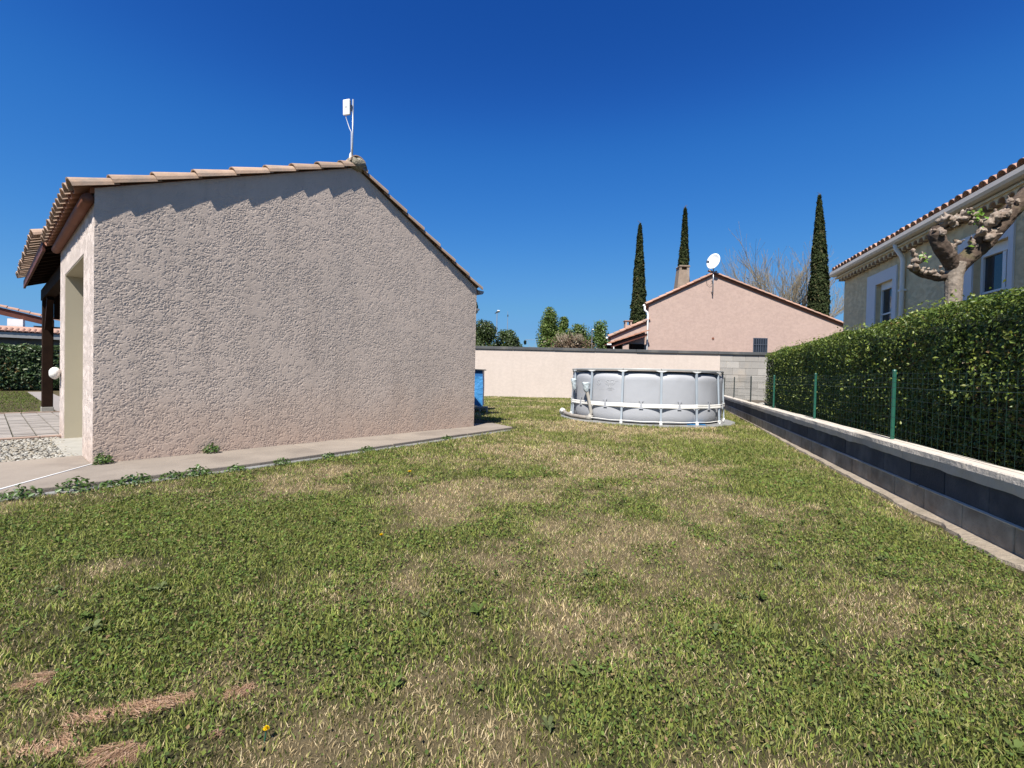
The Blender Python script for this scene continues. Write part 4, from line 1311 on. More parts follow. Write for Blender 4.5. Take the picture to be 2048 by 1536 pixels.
# ================================================================== the pink house behind the boundary wall
PY = 25.0
pk = thing('pink_house', 'pale pink gabled house beyond the boundary wall', 'house', (11, PY + 4, 0))
gp = [(7.25, 0), (17.9, 0), (17.9, 4.02), (10.66, 6.66), (7.25, 5.02)]
MB().prism([(x, PY, z) for x, z in gp], [(x, PY + 0.25, z) for x, z in gp]).build('gable_wall', 'pink', pk)
def PK(x, y, z):                     # the pink house runs back to the right, so its left side stays hidden
    return (x + 0.42 * (y - PY), y, z)
MB().fbox(PK, (17.65, PY + .25, 0), (17.9, PY + 8, 4.0)).build('side_wall', 'pink', pk)
MB().fbox(PK, (7.25, PY + .25, 0), (7.45, PY + 8, 5.0)).build('side_wall', 'pink', pk)
sP1 = (6.72 - 5.07) / (10.66 - 7.25)
sP2 = (6.72 - 4.08) / (17.9 - 10.66)
def proof(x0, z0, x1, z1, y0, y1, name='roof_deck', mat='soffit', th=.10):
    return MB().hexa([PK(*q_) for q_ in [(x0, y0, z0 - th), (x1, y0, z1 - th), (x1, y1, z1 - th), (x0, y1, z0 - th), (x0, y0, z0), (x1, y0, z1), (x1, y1, z1), (x0, y1, z0)]]).build(name, mat, pk)
proof(7.05, 4.99, 10.66, 6.73, PY - .02, PY + 8.2)
proof(10.66, 6.73, 18.3, 3.95, PY - .02, PY + 8.2)
def verge_run(x0, z0, x1, z1, n, yy, parent, mat='tile_pink', r=.12):
    for i in range(n):
        a, b = i / n, (i + 1) / n + 0.04
        p0 = (x0 + (x1 - x0) * a, yy, z0 + (z1 - z0) * a + .035)
        p1 = (x0 + (x1 - x0) * b, yy, z0 + (z1 - z0) * b + .015)
        MB().barrel(p0, p1, (0, 0, 1), r, r * .86, .018, 6).build('verge_tile', mat, parent)
verge_run(7.05, 5.0, 10.66, 6.74, 10, PY - .04, pk)
verge_run(18.3, 3.96, 10.66, 6.74, 20, PY - .04, pk)
corr(PK, 7.05, 10.66, lambda u: 5.0 + (u - 7.05) * .482, PY + .1, PY + 8.2, .22).build('roof_covering', 'tile_pink', pk, smooth=True)
corr(PK, 18.3, 10.66, lambda u: 6.74 - (u - 10.66) * .3639, PY + .1, PY + 8.2, .22).build('roof_covering', 'tile_pink', pk, smooth=True)
ch = MB()
ch.prism([(9.38, PY + 2.0, 5.6), (10.16, PY + 2.0, 5.6), (10.16, PY + 2.7, 5.6), (9.38, PY + 2.7, 5.6)], [(9.56, PY + 2.08, 7.42), (10.14, PY + 2.08, 7.42), (10.14, PY + 2.62, 7.42), (9.56, PY + 2.62, 7.42)])
chm = ch.build('chimney', 'rough_mortar', pk)
chm.data.materials[0] = MT['chimney']
cp = MB()
for (x0, x1) in ((9.56, 9.70), (10.0, 10.14)):
    cp.box((x0, PY + 2.08, 7.422), (x1, PY + 2.62, 7.60))
cp.prism([(9.52, PY + 2.04, 7.602), (10.18, PY + 2.04, 7.602), (10.14, PY + 2.04, 7.68), (9.60, PY + 2.04, 7.68)], [(9.52, PY + 2.66, 7.602), (10.18, PY + 2.66, 7.602), (10.14, PY + 2.66, 7.68), (9.60, PY + 2.66, 7.68)])
cp.build('chimney_cap', 'chimney', chm)
wn = MB().box((12.93, PY - 0.012, 2.55), (13.62, PY + 0.004, 3.33)).build('window', 'glass', pk)
wf_ = MB()
wf_.box((12.89, PY - .02, 2.5), (12.93, PY - .001, 3.37))
wf_.box((13.62, PY - .02, 2.5), (13.66, PY - .001, 3.37))
wf_.box((12.93, PY - .02, 3.33), (13.62, PY - .001, 3.37))
wf_.build('frame', 'bars', wn)
for k in range(5):
    MB().box((13.02 + k * .12, PY - .06, 2.5), (13.045 + k * .12, PY - .035, 3.32)).build('bar', 'bars', wn)
MB().box((12.93, PY - .062, 2.99), (13.62, PY - .033, 3.02)).build('bar', 'bars', wn)
MB().tube([(10.73, PY - .03, 3.29), (10.73, PY + .02, 3.29)], 0.06, 10).build('vent', 'terracotta', pk)
MB().tube([(7.02, PY - .02, 4.93), (7.02, PY - .02, 4.72), (7.16, PY - .06, 4.60), (7.19, PY - .06, 4.45), (7.17, PY - .06, 0.1)], .05, 8).build('downpipe', 'white', pk, smooth=True)
MB().tube([PK(6.99, PY - .05, 4.96), PK(6.99, PY + 8.2, 4.96)], .07, 8).build('gutter', 'white', pk, smooth=True)
# lower wing and its open brown porch
WY = PY + .05
MB().prism([(5.25, WY, 2.6), (7.24, WY, 2.6), (7.24, WY, 4.12), (5.25, WY, 3.25)], [(5.25, WY + .2, 2.6), (7.24, WY + .2, 2.6), (7.24, WY + .2, 4.12), (5.25, WY + .2, 3.25)]).build('wing_gable', 'pink', pk)
MB().fbox(PK, (5.25, WY + .2, 0), (5.45, WY + 5, 3.2)).build('wing_wall', 'pink', pk)
proof(5.08, 3.22, 7.24, 4.18, WY - .03, WY + 5)
verge_run(5.10, 3.23, 7.24, 4.19, 7, WY - .05, pk)
corr(PK, 5.10, 7.24, lambda u: 3.22 + (u - 5.10) * .444, WY + .1, WY + 5, .22).build('roof_covering', 'tile_pink', pk, smooth=True)
MB().tube([PK(5.04, WY - .1, 3.20), PK(5.04, WY + 5, 3.20)], .055, 8).build('gutter', 'white', pk)
QY = PY - .45
proof(5.02, 2.80, 7.08, 3.52, QY, PY + .04, 'porch_roof', 'wood_red', .05)
verge_run(5.02, 2.81, 7.08, 3.53, 6, QY - .02, pk, 'tile_red', .085)
MB().tube([(4.95, QY - .06, 2.80), (5.17, QY - .06, 2.80)], .05, 8).build('gutter', 'white', pk)
MB().hexa([(5.15, QY + .02, 2.63), (7.08, QY + .02, 3.30), (7.08, QY + .12, 3.30), (5.15, QY + .12, 2.63), (5.15, QY + .02, 2.76), (7.08, QY + .02, 3.44), (7.08, QY + .12, 3.44), (5.15, QY + .12, 2.76)]).build('porch_beam', 'wood_red', pk)
MB().box((5.05, PY - .02, 0), (7.05, PY + .03, 2.9)).build('porch_back', 'wood', pk)
MB().box((5.82, QY + .1, 0), (6.14, PY - .03, 2.85)).build('porch_pillar', 'pink', pk)
MB().tube([(5.32, QY + .0, 2.7), (5.38, QY + .0, 0)], .03, 8).build('porch_pipe', 'white', pk)
# small chimney of a house further back
sc_ = thing('small_chimney', 'small square chimney with open top rising behind the pink house wing', 'chimney', (6.9, PY + 4, 3.5))
MB().box((6.78, PY + 3.2, 3.0), (7.18, PY + 3.6, 4.28)).build('shaft', 'pink', sc_)
for x0 in (6.78, 7.08):
    MB().box((x0, PY + 3.2, 4.282), (x0 + .10, PY + 3.6, 4.50)).build('vent_pier', 'pink', sc_)
MB().box((6.74, PY + 3.16, 4.502), (7.22, PY + 3.64, 4.56)).build('cap', 'tile_pink', sc_)
# satellite dish on the ridge end
ds = thing('satellite_dish', 'white satellite dish on a pole at the pink house gable peak', 'satellite dish', (10.6, PY - .12, 5.66))
MB().tube([(10.60, PY - .12, 5.62), (10.60, PY - .12, 7.0)], .028, 8).build('pole', 'galv', ds, smooth=True)
MB().box((10.56, PY - .12, 5.75), (10.64, PY, 5.80)).build('wall_bracket', 'galv', ds)
MB().box((10.56, PY - .12, 6.35), (10.64, PY, 6.40)).build('wall_bracket', 'galv', ds)
dM = Matrix.Translation((10.53, PY - .22, 7.36)) @ Matrix.Rotation(R(-56), 4, 'Z') @ Matrix.Rotation(R(-10), 4, 'X')
dm = MB()
for i in range(7):
    rr = 0.42 * i / 6
    for j in range(28):
        a = 2 * math.pi * j / 28
        dm.v.append(tuple(dM @ Vector((rr * math.cos(a) * .93, .10 - .10 * (1 - (rr / .42) ** 2) * -1 - .10, rr * math.sin(a)))))
for i in range(6):
    for j in range(28):
        dm.f.append((i * 28 + j, i * 28 + (j + 1) % 28, (i + 1) * 28 + (j + 1) % 28, (i + 1) * 28 + j))
dd = dm.build('reflector', 'white', ds, smooth=True)
sm = dd.modifiers.new('thick', 'SOLIDIFY')
sm.thickness = 0.012
MB().tube([tuple(dM @ Vector((0, 0.05, -.40))), tuple(dM @ Vector((0, -.25, -.36))), tuple(dM @ Vector((0, -.42, -.18)))], .012, 6).build('feed_arm', 'galv', ds)
MB().box(tuple(dM @ Vector((-.05, -.45, -.22)) - Vector((.03, .03, .03))), tuple(dM @ Vector((.02, -.40, -.16)) + Vector((.03, .03, .05)))).build('receiver', 'bars', ds, bevel=.01)
MB().tube([(10.60, PY - .12, 6.3), (10.45, PY - .06, 6.1), (10.30, PY - .04, 6.2), (10.27, PY - .03, 6.45)], .008, 5).build('cable', 'grey_post', ds)

# ================================================================== houses on the far left
lh = thing('red_fascia_house', 'far left house with pink roof tiles, red fascia and white pillar', 'house', (-27, 27, 0))
def LR(s, t, z):
    d = Vector((0.80, 0.60, 0))
    n_ = Vector((-0.60, 0.80, 0))
    return tuple(Vector((-24.6, 21.9, 0)) + d * s + n_ * t + Vector((0, 0, z)))
MB().fbox(LR, (-5, 0.35, 0), (6, 5, 2.57)).build('wall', 'coping', lh)
MB().fbox(LR, (-5, 0.0, 2.33), (6, 0.06, 2.58)).build('fascia', 'grey_metal', lh)
for k in range(40):
    s0 = -2.2 + k * 0.2
    MB().barrel(LR(s0, -0.06, 2.60), LR(s0, 0.5, 2.78), (0, 0, 1), .10, .09, .016, 6).build('eave_tile', 'tile_pink', lh)
MB().hexa([LR(-5, .1, 2.58), LR(6, .1, 2.58), LR(6, 2.6, 2.95), LR(-5, 2.6, 2.95), LR(-5, .1, 2.62), LR(6, .1, 2.62), LR(6, 2.6, 3.03), LR(-5, 2.6, 3.03)]).build('roof', 'tile_pink', lh)
MB().fbox(LR, (0.05, 2.7, 2.5), (0.62, 3.2, 3.42)).build('pillar', 'white', lh)
MB().hexa([LR(-3.0, 3.0, 4.28), LR(1.75, 3.0, 3.13), LR(1.75, 3.1, 3.13), LR(-3.0, 3.1, 4.28), LR(-3.0, 3.0, 4.65), LR(1.75, 3.0, 3.50), LR(1.75, 3.1, 3.50), LR(-3.0, 3.1, 4.65)]).build('bargeboard', 'wood_red', lh)
for k in range(12):
    a, b = -3.0 + k * .42, -3.0 + (k + 1) * .42 + .04
    MB().barrel(LR(b, 3.05, 4.65 - (b + 3) * .242 + .05), LR(a, 3.05, 4.65 - (a + 3) * .242 + .03), (0, 0, 1), .15, .13, .02, 6).build('verge_tile', 'tile_pink', lh)
MB().fbox(LR, (0.95, 3.1, 2.5), (2.2, 4.2, 3.15)).build('gable', 'tile_red', lh)

# ================================================================== trees
def cypress(x, y, h, r, z0, label, lean=0.0, seed=0):
    t = thing('cypress_tree', label, 'tree', (x, y, 0), 'tall cypress trees behind the pink house')
    MB().tube([(x, y, 0), (x + lean * .3, y, h * .3), (x + lean, y, h * .96)], [r * .22, r * .16, .02], 8).build('trunk', 'bark', t)
    n = 15000
    zt = RNG.uniform(0.02, 1, n) ** 0.9
    prof = np.interp(zt, [0, .06, .25, .5, .75, .9, .97, 1], [.75, .98, 1.0, .88, .56, .30, .13, .03])
    a = RNG.uniform(0, 2 * np.pi, n)
    lum = 0.66 + 0.62 * fbm(np.cos(a) * 1.5 + zt * 14 + seed, np.sin(a) * 1.5 + zt * 9, 1.6, seed)
    rr = r * prof * lum * np.sqrt(RNG.uniform(.5, 1, n))
    P = np.stack([x + lean * zt + rr * np.cos(a), y + rr * np.sin(a), zt * h], 1)
    NR = np.stack([np.cos(a), np.sin(a), np.full(n, .5)], 1)
    base = np.tile(np.array([0.036, 0.048, 0.018]), (n, 1)) * (0.55 + 0.9 * fbm(a * 1.6, zt * 30, 1.4, seed + 3))[:, None]
    base[RNG.random(n) < .12] = [0.075, 0.07, 0.03]
    V, F, C = leaves(P, NR, 0.34, 0.42, base, .25, .55, -1.5, .2)
    kind(big_mesh('foliage', V, F, C, 'needle', t), 'stuff')
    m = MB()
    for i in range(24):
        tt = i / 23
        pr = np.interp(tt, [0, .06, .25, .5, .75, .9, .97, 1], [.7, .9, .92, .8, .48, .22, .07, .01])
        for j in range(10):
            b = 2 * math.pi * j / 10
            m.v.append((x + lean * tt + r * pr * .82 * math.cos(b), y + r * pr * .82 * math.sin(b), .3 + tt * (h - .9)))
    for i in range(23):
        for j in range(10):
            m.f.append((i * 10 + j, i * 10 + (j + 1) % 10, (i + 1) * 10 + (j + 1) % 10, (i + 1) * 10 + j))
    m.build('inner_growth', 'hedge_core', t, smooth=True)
    for k in range(3):
        MB().tube([(x + lean, y, h - .5), (x + lean + random.uniform(-.12, .12), y, h + .15), (x + lean + random.uniform(-.3, .25), y, h + .35)], [.035, .02, .006], 5).build('top_shoot', 'bark', t)
cypress(11.3, 42, 14.9, 0.74, 0, 'cypress tree left of the pink house chimney, the shortest of three', -.12, 1)
cypress(15.2, 42, 16.4, 0.66, 0, 'slim cypress tree directly behind the pink house chimney', .0, 2)
cypress(27.75, 42, 17.8, 0.92, 0, 'tallest cypress tree rising beside the bare tree on the right', -.55, 3)

def leafy(name, label, x, y, h, rx, ry, z0, n, size, col, seed, lobes=26, up=0.0, group=None, narrow=False):
    t = thing(name, label, 'tree', (x, y, 0), group)
    MB().tube([(x, y, 0), (x + .1, y, z0 + (h - z0) * .35), (x, y, z0 + (h - z0) * .75)], [rx * .07, rx * .05, .03], 7).build('trunk', 'bark', t)
    parts = []
    rs = np.random.default_rng(seed)
    for k in range(lobes):
        tz = rs.uniform(0, 1)
        ang = rs.uniform(0, 2 * np.pi)
        w_ = (np.interp(tz, [0, .25, .55, .85, 1], [.75, 1, .9, .5, .12]) if narrow else np.interp(tz, [0, .3, .7, 1], [.8, 1, .8, .25]))
        q = np.sqrt(rs.uniform(0.1, 1)) * .95
        c = np.array([x + rx * w_ * q * np.cos(ang), y + ry * w_ * q * np.sin(ang), z0 + (h - z0) * tz * .9 + .02])
        lr = rx * rs.uniform(.26, .42)
        m_ = n // lobes
        d = unit(RNG.normal(0, 1, (m_, 3)))
        r_ = lr * RNG.uniform(.2, 1.12, (m_, 1)) ** .6 * np.array([[1, 1, 1.0 + up * 1.4]])
        P = c + d * r_
        P[:, 2] = np.minimum(P[:, 2], h + RNG.normal(0, .12, m_))
        cc = np.tile(np.array(col) * rs.uniform(.7, 1.25), (m_, 1))
        parts.append(leaves(P, d + np.array([0, 0, .4]), size, .55, cc, .3, .7, 0.3, .3))
        if k % 3 == 0:
            MB().tube([(x, y, z0 + (c[2] - z0) * .4), tuple(c)], [rx * .025, rx * .008], 5).build('branch', 'bark', t)
    V, F, C = join(parts)
    kind(big_mesh('foliage', V, F, C, 'leaf', t), 'stuff')
    return t
g1 = 'green trees far behind the boundary wall'
leafy('poplar_tree', 'large bright green poplar above the boundary wall, left of the others', 4.9, 60, 9.9, 2.0, 1.8, 1.0, 17000, .27, (.12, .17, .04), 21, 60, .6, g1)
leafy('poplar_tree', 'second green poplar touching the right side of the large one', 6.7, 61, 8.9, 1.6, 1.2, 1.0, 7500, .27, (.115, .165, .04), 22, 30, .8, g1, True)
leafy('poplar_tree', 'low green poplar between the large poplar and the far lamp', 8.8, 62, 8.0, 2.1, 1.4, 1.0, 8500, .27, (.12, .17, .045), 23, 30, .8, g1, True)
leafy('poplar_tree', 'green poplar just left of the pink house wing', 11.2, 60, 8.3, 2.0, 1.5, 1.0, 9500, .27, (.105, .16, .038), 24, 32, .8, g1, True)
leafy('poplar_tree', 'thin young poplar beside the small chimney', 14.2, 66, 8.3, .8, .8, 1.0, 2500, .24, (.08, .125, .034), 25, 16, .8, g1, True)
leafy('broad_tree', 'dark green broad tree beside the stucco house corner', -2.5, 40, 5.75, 1.9, 1.6, .8, 15000, .2, (.06, .085, .026), 26, 40, .1, g1)
leafy('broad_tree', 'lower dark green tree right of the broad one above the wall', -0.6, 40.5, 5.0, 1.6, 1.4, .8, 13000, .2, (.062, .09, .03), 27, 34, .1, g1)
leafy('conifer', 'narrow dark conifer half hidden by the stucco house corner', -3.7, 44, 9.2, .55, .5, .5, 3000, .2, (.03, .05, .022), 28, 22, 1.0, g1, True)
leafy('conifer', 'tiny pointed conifer above the boundary wall next to the pylon', 1.55, 60, 6.2, .32, .3, .5, 1600, .18, (.022, .04, .018), 29, 18, 1.0, g1, True)

def twiggy(name, label, x, y, h, spread, z0, seed, levels, mat, r0, grp=None, thick=1.0, nmain=9, tip=0.006):
    t = thing(name, label, 'tree', (x, y, 0), grp)
    rs = random.Random(seed)
    m = MB()
    def grow(p, d, L, r, lev):
        pts = [p]
        q, dd = p, d
        for i in range(3):
            dd = (dd + Vector((rs.uniform(-.18, .18), rs.uniform(-.18, .18), rs.uniform(-.05, .16)))).normalized()
            q = q + dd * (L / 3)
            pts.append(q)
        m.tube(pts, [r, r * .85, r * .68, max(r * .5, tip)], 4 if lev < 2 else 6, cap=False)
        if lev == 0:
            return
        for k in range(rs.randint(3, 5) if lev > 2 else rs.randint(4, 7)):
            f = rs.uniform(.3, 1)
            i = min(2, int(f * 3))
            b = pts[i].lerp(pts[i + 1], f * 3 - i)
            nd = (dd + Vector((rs.uniform(-.75, .75), rs.uniform(-.6, .6), rs.uniform(-.1, .5))) * spread).normalized()
            grow(b, nd, L * rs.uniform(.5, .75), max(r * .5, tip), lev - 1)
    trunk = MB().tube([(x, y, 0), (x, y, z0 * .5), (x + .05, y, z0)], [r0 * 1.3, r0 * 1.05, r0], 10)
    trunk.build('trunk', mat, t, smooth=True)
    for k in range(nmain):
        a = 2 * math.pi * k / nmain + rs.uniform(-.3, .3)
        el = rs.uniform(.55, 1.3)
        grow(Vector((x, y, z0 - .1)), Vector((math.cos(a) * math.cos(el), math.sin(a) * math.cos(el), math.sin(el))), h * rs.uniform(.38, .52), r0 * .5, levels)
    m.build('branches', mat, t)
    return t
twiggy('bare_tree', 'wide leafless tree behind the pink house roof on the right', 28.6, 49, 12.5, .85, 4.2, 5, 3, 'twig', .16, None, 1, 17, .011)
lp = twiggy('pollarded_tree', 'brown pollarded tree tops showing above the wall left of the pink house', 3.35, 27, 1.9, 1.1, 2.35, 8, 2, 'twig', .16, None, 1, 9, .02)
P = np.array([[3.35, 27, 2.9]]) + RNG.normal(0, 1, (1500, 3)) * np.array([[.55, .4, .22]])
V, F, C = leaves(P, np.tile([[0, -.3, 1.]], (1500, 1)), .13, .6, (.16, .11, .07), .35, .9, .5, .4)
kind(big_mesh('dry_leaves', V, F, C, 'leaf', lp), 'stuff')

# the pollarded plane tree in front of the beige house
pt = thing('plane_tree', 'knobbly pollarded plane tree in front of the beige house', 'tree', (6.40, 6.8, 0.15))
Yt = 6.8
tx_ = bpy.data.textures.new('bark_lumps', 'CLOUDS')
tx_.noise_scale = 0.06
tx_.noise_depth = 3
def fuse(m, name, mat, vox, amp):
    o = m.build(name, mat, pt, smooth=True)
    rm = o.modifiers.new('fuse', 'REMESH')
    rm.mode = 'VOXEL'
    rm.voxel_size = vox
    rm.use_smooth_shade = True
    dp = o.modifiers.new('lumps', 'DISPLACE')
    dp.texture = tx_
    dp.strength = amp
    dp.mid_level = 0.5
    dp.texture_coords = 'LOCAL'
    return o
tk = MB()
tk.tube([(6.42, Yt, .1), (6.41, Yt, 1.2), (6.40, Yt, 2.3), (6.40, Yt, 2.60), (6.43, Yt, 2.80)], [.13, .11, .10, .105, .12], 12)
fuse(tk, 'trunk', 'plane_trunk', .012, .012)
skel = MB()
def limb(pts, rad):
    skel.tube(pts, rad, 12)
limb([(6.43, Yt, 2.68), (6.56, Yt, 2.86), (6.77, Yt - .02, 3.06), (6.99, Yt - .05, 3.36), (7.22, Yt - .08, 3.66), (7.55, Yt - .1, 4.02), (7.75, Yt - .1, 4.2)], [.09, .115, .118, .115, .11, .10, .07])
limb([(6.39, Yt, 2.72), (6.27, Yt - .04, 2.88), (6.13, Yt - .06, 3.03), (6.06, Yt - .06, 3.18), (6.10, Yt - .06, 3.28)], [.09, .105, .10, .095, .08])
limb([(6.40, Yt + .02, 2.62), (6.24, Yt + .06, 2.59), (6.02, Yt + .10, 2.65), (5.86, Yt + .10, 2.74)], [.06, .055, .05, .045])
limb([(6.68, Yt, 2.98), (6.64, Yt - .1, 3.12), (6.68, Yt - .12, 3.24), (6.74, Yt - .12, 3.34)], [.06, .055, .06, .06])
limb([(6.10, Yt - .06, 3.28), (6.22, Yt - .1, 3.33), (6.36, Yt - .12, 3.36), (6.50, Yt - .12, 3.44)], [.06, .045, .04, .03])
fuse(skel, 'limbs', 'plane_bark', .012, .022)
rk = random.Random(4)
kn = MB()
for (cx_, cy_, cz_, sp, n_, rr) in [(6.10, Yt - .14, 3.33, .11, 12, .042), (6.03, Yt - .12, 3.22, .07, 6, .04), (6.32, Yt - .15, 3.39, .10, 9, .036), (6.72, Yt - .16, 3.38, .10, 10, .055), (6.66, Yt - .15, 3.20, .08, 8, .055), (6.60, Yt - .10, 3.04, .06, 5, .04),
                                    (5.90, Yt + .04, 2.80, .09, 9, .04), (6.06, Yt + .04, 2.70, .08, 7, .036), (5.83, Yt + .02, 2.95, .07, 7, .028), (6.92, Yt - .16, 3.48, .06, 7, .042), (7.06, Yt - .18, 3.63, .06, 5, .04), (6.30, Yt - .10, 3.02, .06, 6, .036), (6.50, Yt - .15, 3.47, .08, 7, .03), (7.3, Yt - .2, 3.90, .08, 7, .045), (6.22, Yt + .02, 2.66, .06, 5, .03)]:
    for k in range(n_):
        c = Vector((cx_, cy_, cz_)) + Vector((rk.gauss(0, 1), rk.gauss(0, .5), rk.gauss(0, .7))) * sp * .62
        d = Vector((rk.uniform(-1, 1), rk.uniform(-1, .3), rk.uniform(-.2, 1))).normalized()
        r_ = rr * rk.uniform(.6, 1.3)
        kn.tube([tuple(c - d * r_), tuple(c), tuple(c + d * r_ * .9)], [r_ * .6, r_, r_ * .55], 7)
        if rk.random() < .4:
            kn.tube([tuple(c), tuple(c + d * r_ * 2.0)], [r_ * .4, r_ * .2], 6)
kind(fuse(kn, 'pruning_knobs', 'plane_knob', .011, .038), 'stuff')
for k, (cx_, cy_, cz_, n_, sp) in enumerate([(6.55, Yt - .18, 3.42, 40, .055), (5.95, Yt - .02, 2.86, 10, .035), (6.52, Yt - .1, 3.02, 4, .025)]):
    P = np.array([[cx_, cy_, cz_]]) + RNG.normal(0, sp, (n_, 3))
    V, F, C = leaves(P, np.tile([[-.2, -.8, .6]], (n_, 1)), .06, .75, (.14, .24, .03), .25, .6, .2, .3)
    kind(big_mesh('leaf_tuft', V, F, C, 'leaf', pt), 'stuff')

# ================================================================== far street furniture
def lamp(x, y, z, lab, s=1.0):
    t = thing('street_lamp', lab, 'street lamp', (x, y, 0), 'far street lamps')
    MB().tube([(x, y, 0), (x, y, z)], [.07, .05], 8).build('pole', 'galv', t)
    MB().prism([(x - .28 * s, y, z - .05), (x + .32 * s, y, z + .16), (x + .32 * s, y, z + .26), (x - .05 * s, y, z + .20)], [(x - .28 * s, y + .3, z - .05), (x + .32 * s, y + .3, z + .16), (x + .32 * s, y + .3, z + .26), (x - .05 * s, y + .3, z + .20)]).build('lamp_head', 'grey_post', t)
    MB().box((x + .02 * s, y + .02, z + .26), (x + .30 * s, y + .28, z + .36)).build('lamp_cap', 'white', t)
    return t
lamp(-1.95, 55, 8.45, 'street lamp with tilted head above the dark broad trees')
lamp(10.0, 59, 6.9, 'small street lamp in front of the rear poplars', .7)
ms = thing('radio_mast', 'thin pale radio mast right of the left street lamp', 'mast', (-.75, 60, 0))
MB().tube([(-.75, 60, 0), (-.75, 60, 7.0), (-.75, 60, 9.4)], [.06, .045, .02], 6).build('pole', 'galv', ms)
MB().box((-.80, 59.95, 8.7), (-.66, 60.05, 8.95)).build('aerial', 'grey_post', ms)
py = thing('power_pylon', 'faint distant lattice power pylon above the boundary wall', 'pylon', (24.4, 600, 0))
m = MB()
for sx in (-1, 1):
    m.tube([(24.4 + sx * 7, 600, 30), (24.4 + sx * 3, 600, 41), (24.4 + sx * 6.5, 600, 49)], .28, 4)
    m.tube([(24.4 + sx * 7, 600, 0), (24.4 + sx * 7, 600, 30)], .3, 4)
m.tube([(24.4 - 8.5, 600, 49), (24.4 + 8.5, 600, 49)], .3, 4)
m.tube([(24.4 - 5, 600, 36), (24.4 + 3, 600, 41)], .2, 4)
m.tube([(24.4 + 5, 600, 36), (24.4 - 3, 600, 41)], .2, 4)
m.build('lattice', 'galv', py)
# ================================================================== weeds and flowers
def weed(p, r, h, n, lab, size=.035, col=(.075, .125, .03)):
    t = thing('weed_clump', lab, 'weed', p, 'weeds along the concrete path')
    a = RNG.uniform(0, 6.28, n)
    q = np.sqrt(RNG.uniform(0, 1, n))
    z = h * RNG.uniform(.1, 1, n) * (1 - .6 * q)
    P = np.stack([p[0] + r * q * np.cos(a), p[1] + r * q * np.sin(a), p[2] + z], 1)
    NR = np.stack([np.cos(a) * .7, np.sin(a) * .7, np.ones(n)], 1)
    V, F, C = leaves(P, NR, size, .6, col, .35, .5, 0, .3)
    kind(big_mesh('foliage', V, F, C, 'leaf', t), 'stuff')
    for k in range(4):
        b = random.uniform(0, 6.28)
        MB().tube([p, (p[0] + r * .5 * math.cos(b), p[1] + r * .5 * math.sin(b), p[2] + h * .6)], [.003, .0015], 5).build('stem', 'green_post', t)
    return t
weed(H(0.07, -0.06, 0.045), .075, .13, 130, 'small weed growing at the near corner of the stucco wall')
weed(H(1.02, -0.06, 0.045), .085, .13, 140, 'leafy weed growing against the middle of the stucco wall base')
wl = ['first weed clump at the left end of the path edge', 'second weed clump along the path edge from the left', 'third weed clump along the path edge from the left', 'fourth weed clump along the path edge from the left',
      'fifth weed clump along the path edge from the left', 'sixth weed clump along the path edge from the left', 'seventh weed clump along the path edge from the left', 'eighth weed clump along the path edge from the left',
      'ninth weed clump along the path edge from the left', 'tenth weed clump along the path edge from the left', 'eleventh weed clump along the path edge, near its far end']
wu = [(-.52, .12), (-.22, .14), (0.0, .07), (.16, .12), (.42, .09), (.62, .12), (.95, .08), (1.4, .09), (1.95, .08), (2.5, .10), (4.0, .09)]
for lab, (u, r) in zip(wl, wu):
    weed(H(u, wf(u) - 0.09, 0.01), r, r * .85, int(900 * r), lab, .036)
def dandelion(x, y, h, r, lab):
    t = thing('dandelion', lab, 'flower', (x, y, 0), 'yellow dandelions in the lawn')
    MB().tube([(x, y, 0), (x + .004, y, h)], [.0022, .002], 6).build('stalk', 'green_post', t)
    m = MB()
    for ring, (rr, zz, n) in enumerate(((1.0, .0, 18), (.75, .003, 15), (.5, .005, 11), (.25, .007, 7))):
        for i in range(n):
            a = 2 * math.pi * (i + .5 * (ring % 2)) / n
            c, s_ = math.cos(a), math.sin(a)
            w = r * .14
            m.add([(x + .004 - s_ * w * .5 + c * r * .1, y + c * w * .5 + s_ * r * .1, h + zz), (x + .004 + s_ * w * .5 + c * r * .1, y - c * w * .5 + s_ * r * .1, h + zz),
                   (x + .004 + s_ * w + c * r * rr, y - c * w + s_ * r * rr, h + zz + r * .7), (x + .004 - s_ * w + c * r * rr, y + c * w + s_ * r * rr, h + zz + r * .7)], [(0, 1, 2, 3)])
    m.build('petals', 'flower', t)
dandelion(-.644, 1.235, .034, .0085, 'yellow dandelion in the near lawn at bottom left, the largest')
dandelion(-.758, 2.74, .04, .011, 'yellow dandelion in the middle lawn left of centre')
dandelion(-.977, 4.49, .05, .018, 'farthest yellow dandelion, in the lawn near the concrete path')

# ================================================================== grass
def in_lawn(x, y):
    d = np.stack([x, y], 1) - np.array(HA)[:2]
    Mi = np.linalg.inv(np.array([[HU.x, HD.x], [HU.y, HD.y]]))
    u = d @ Mi[0]
    w = d @ Mi[1]
    wfn = np.interp(u, [-3, -0.7, 1.2, 3.2, 6.0], [-0.93, -0.93, -1.0, -0.83, -0.56]) - 0.10
    ok = (w < wfn) | (u > 6.12 - 0.05 * w) | ((u > 6.0) & (w > .5))
    ok |= (u > 5.5) & (w > 0.35) & (u > 6.15)
    ok &= ~((u > -3.2) & (u < 6.75) & (w > 0.3))
    e = (x - WP.x) * WN.x + (y - WP.y) * WN.y
    s = (x - WP.x) * WD.x + (y - WP.y) * WD.y
    ok &= e < -0.135 * np.interp(s, [0, 6, 9, 14], [1, .75, .45, .2])
    ok &= np.hypot(x - PC.x, y - PC.y) > 2.10
    ok &= ~((x > -1.8) & (x < -.75) & (y > 12.9) & (y < 13.75))
    ok &= y < YB - .03
    return ok
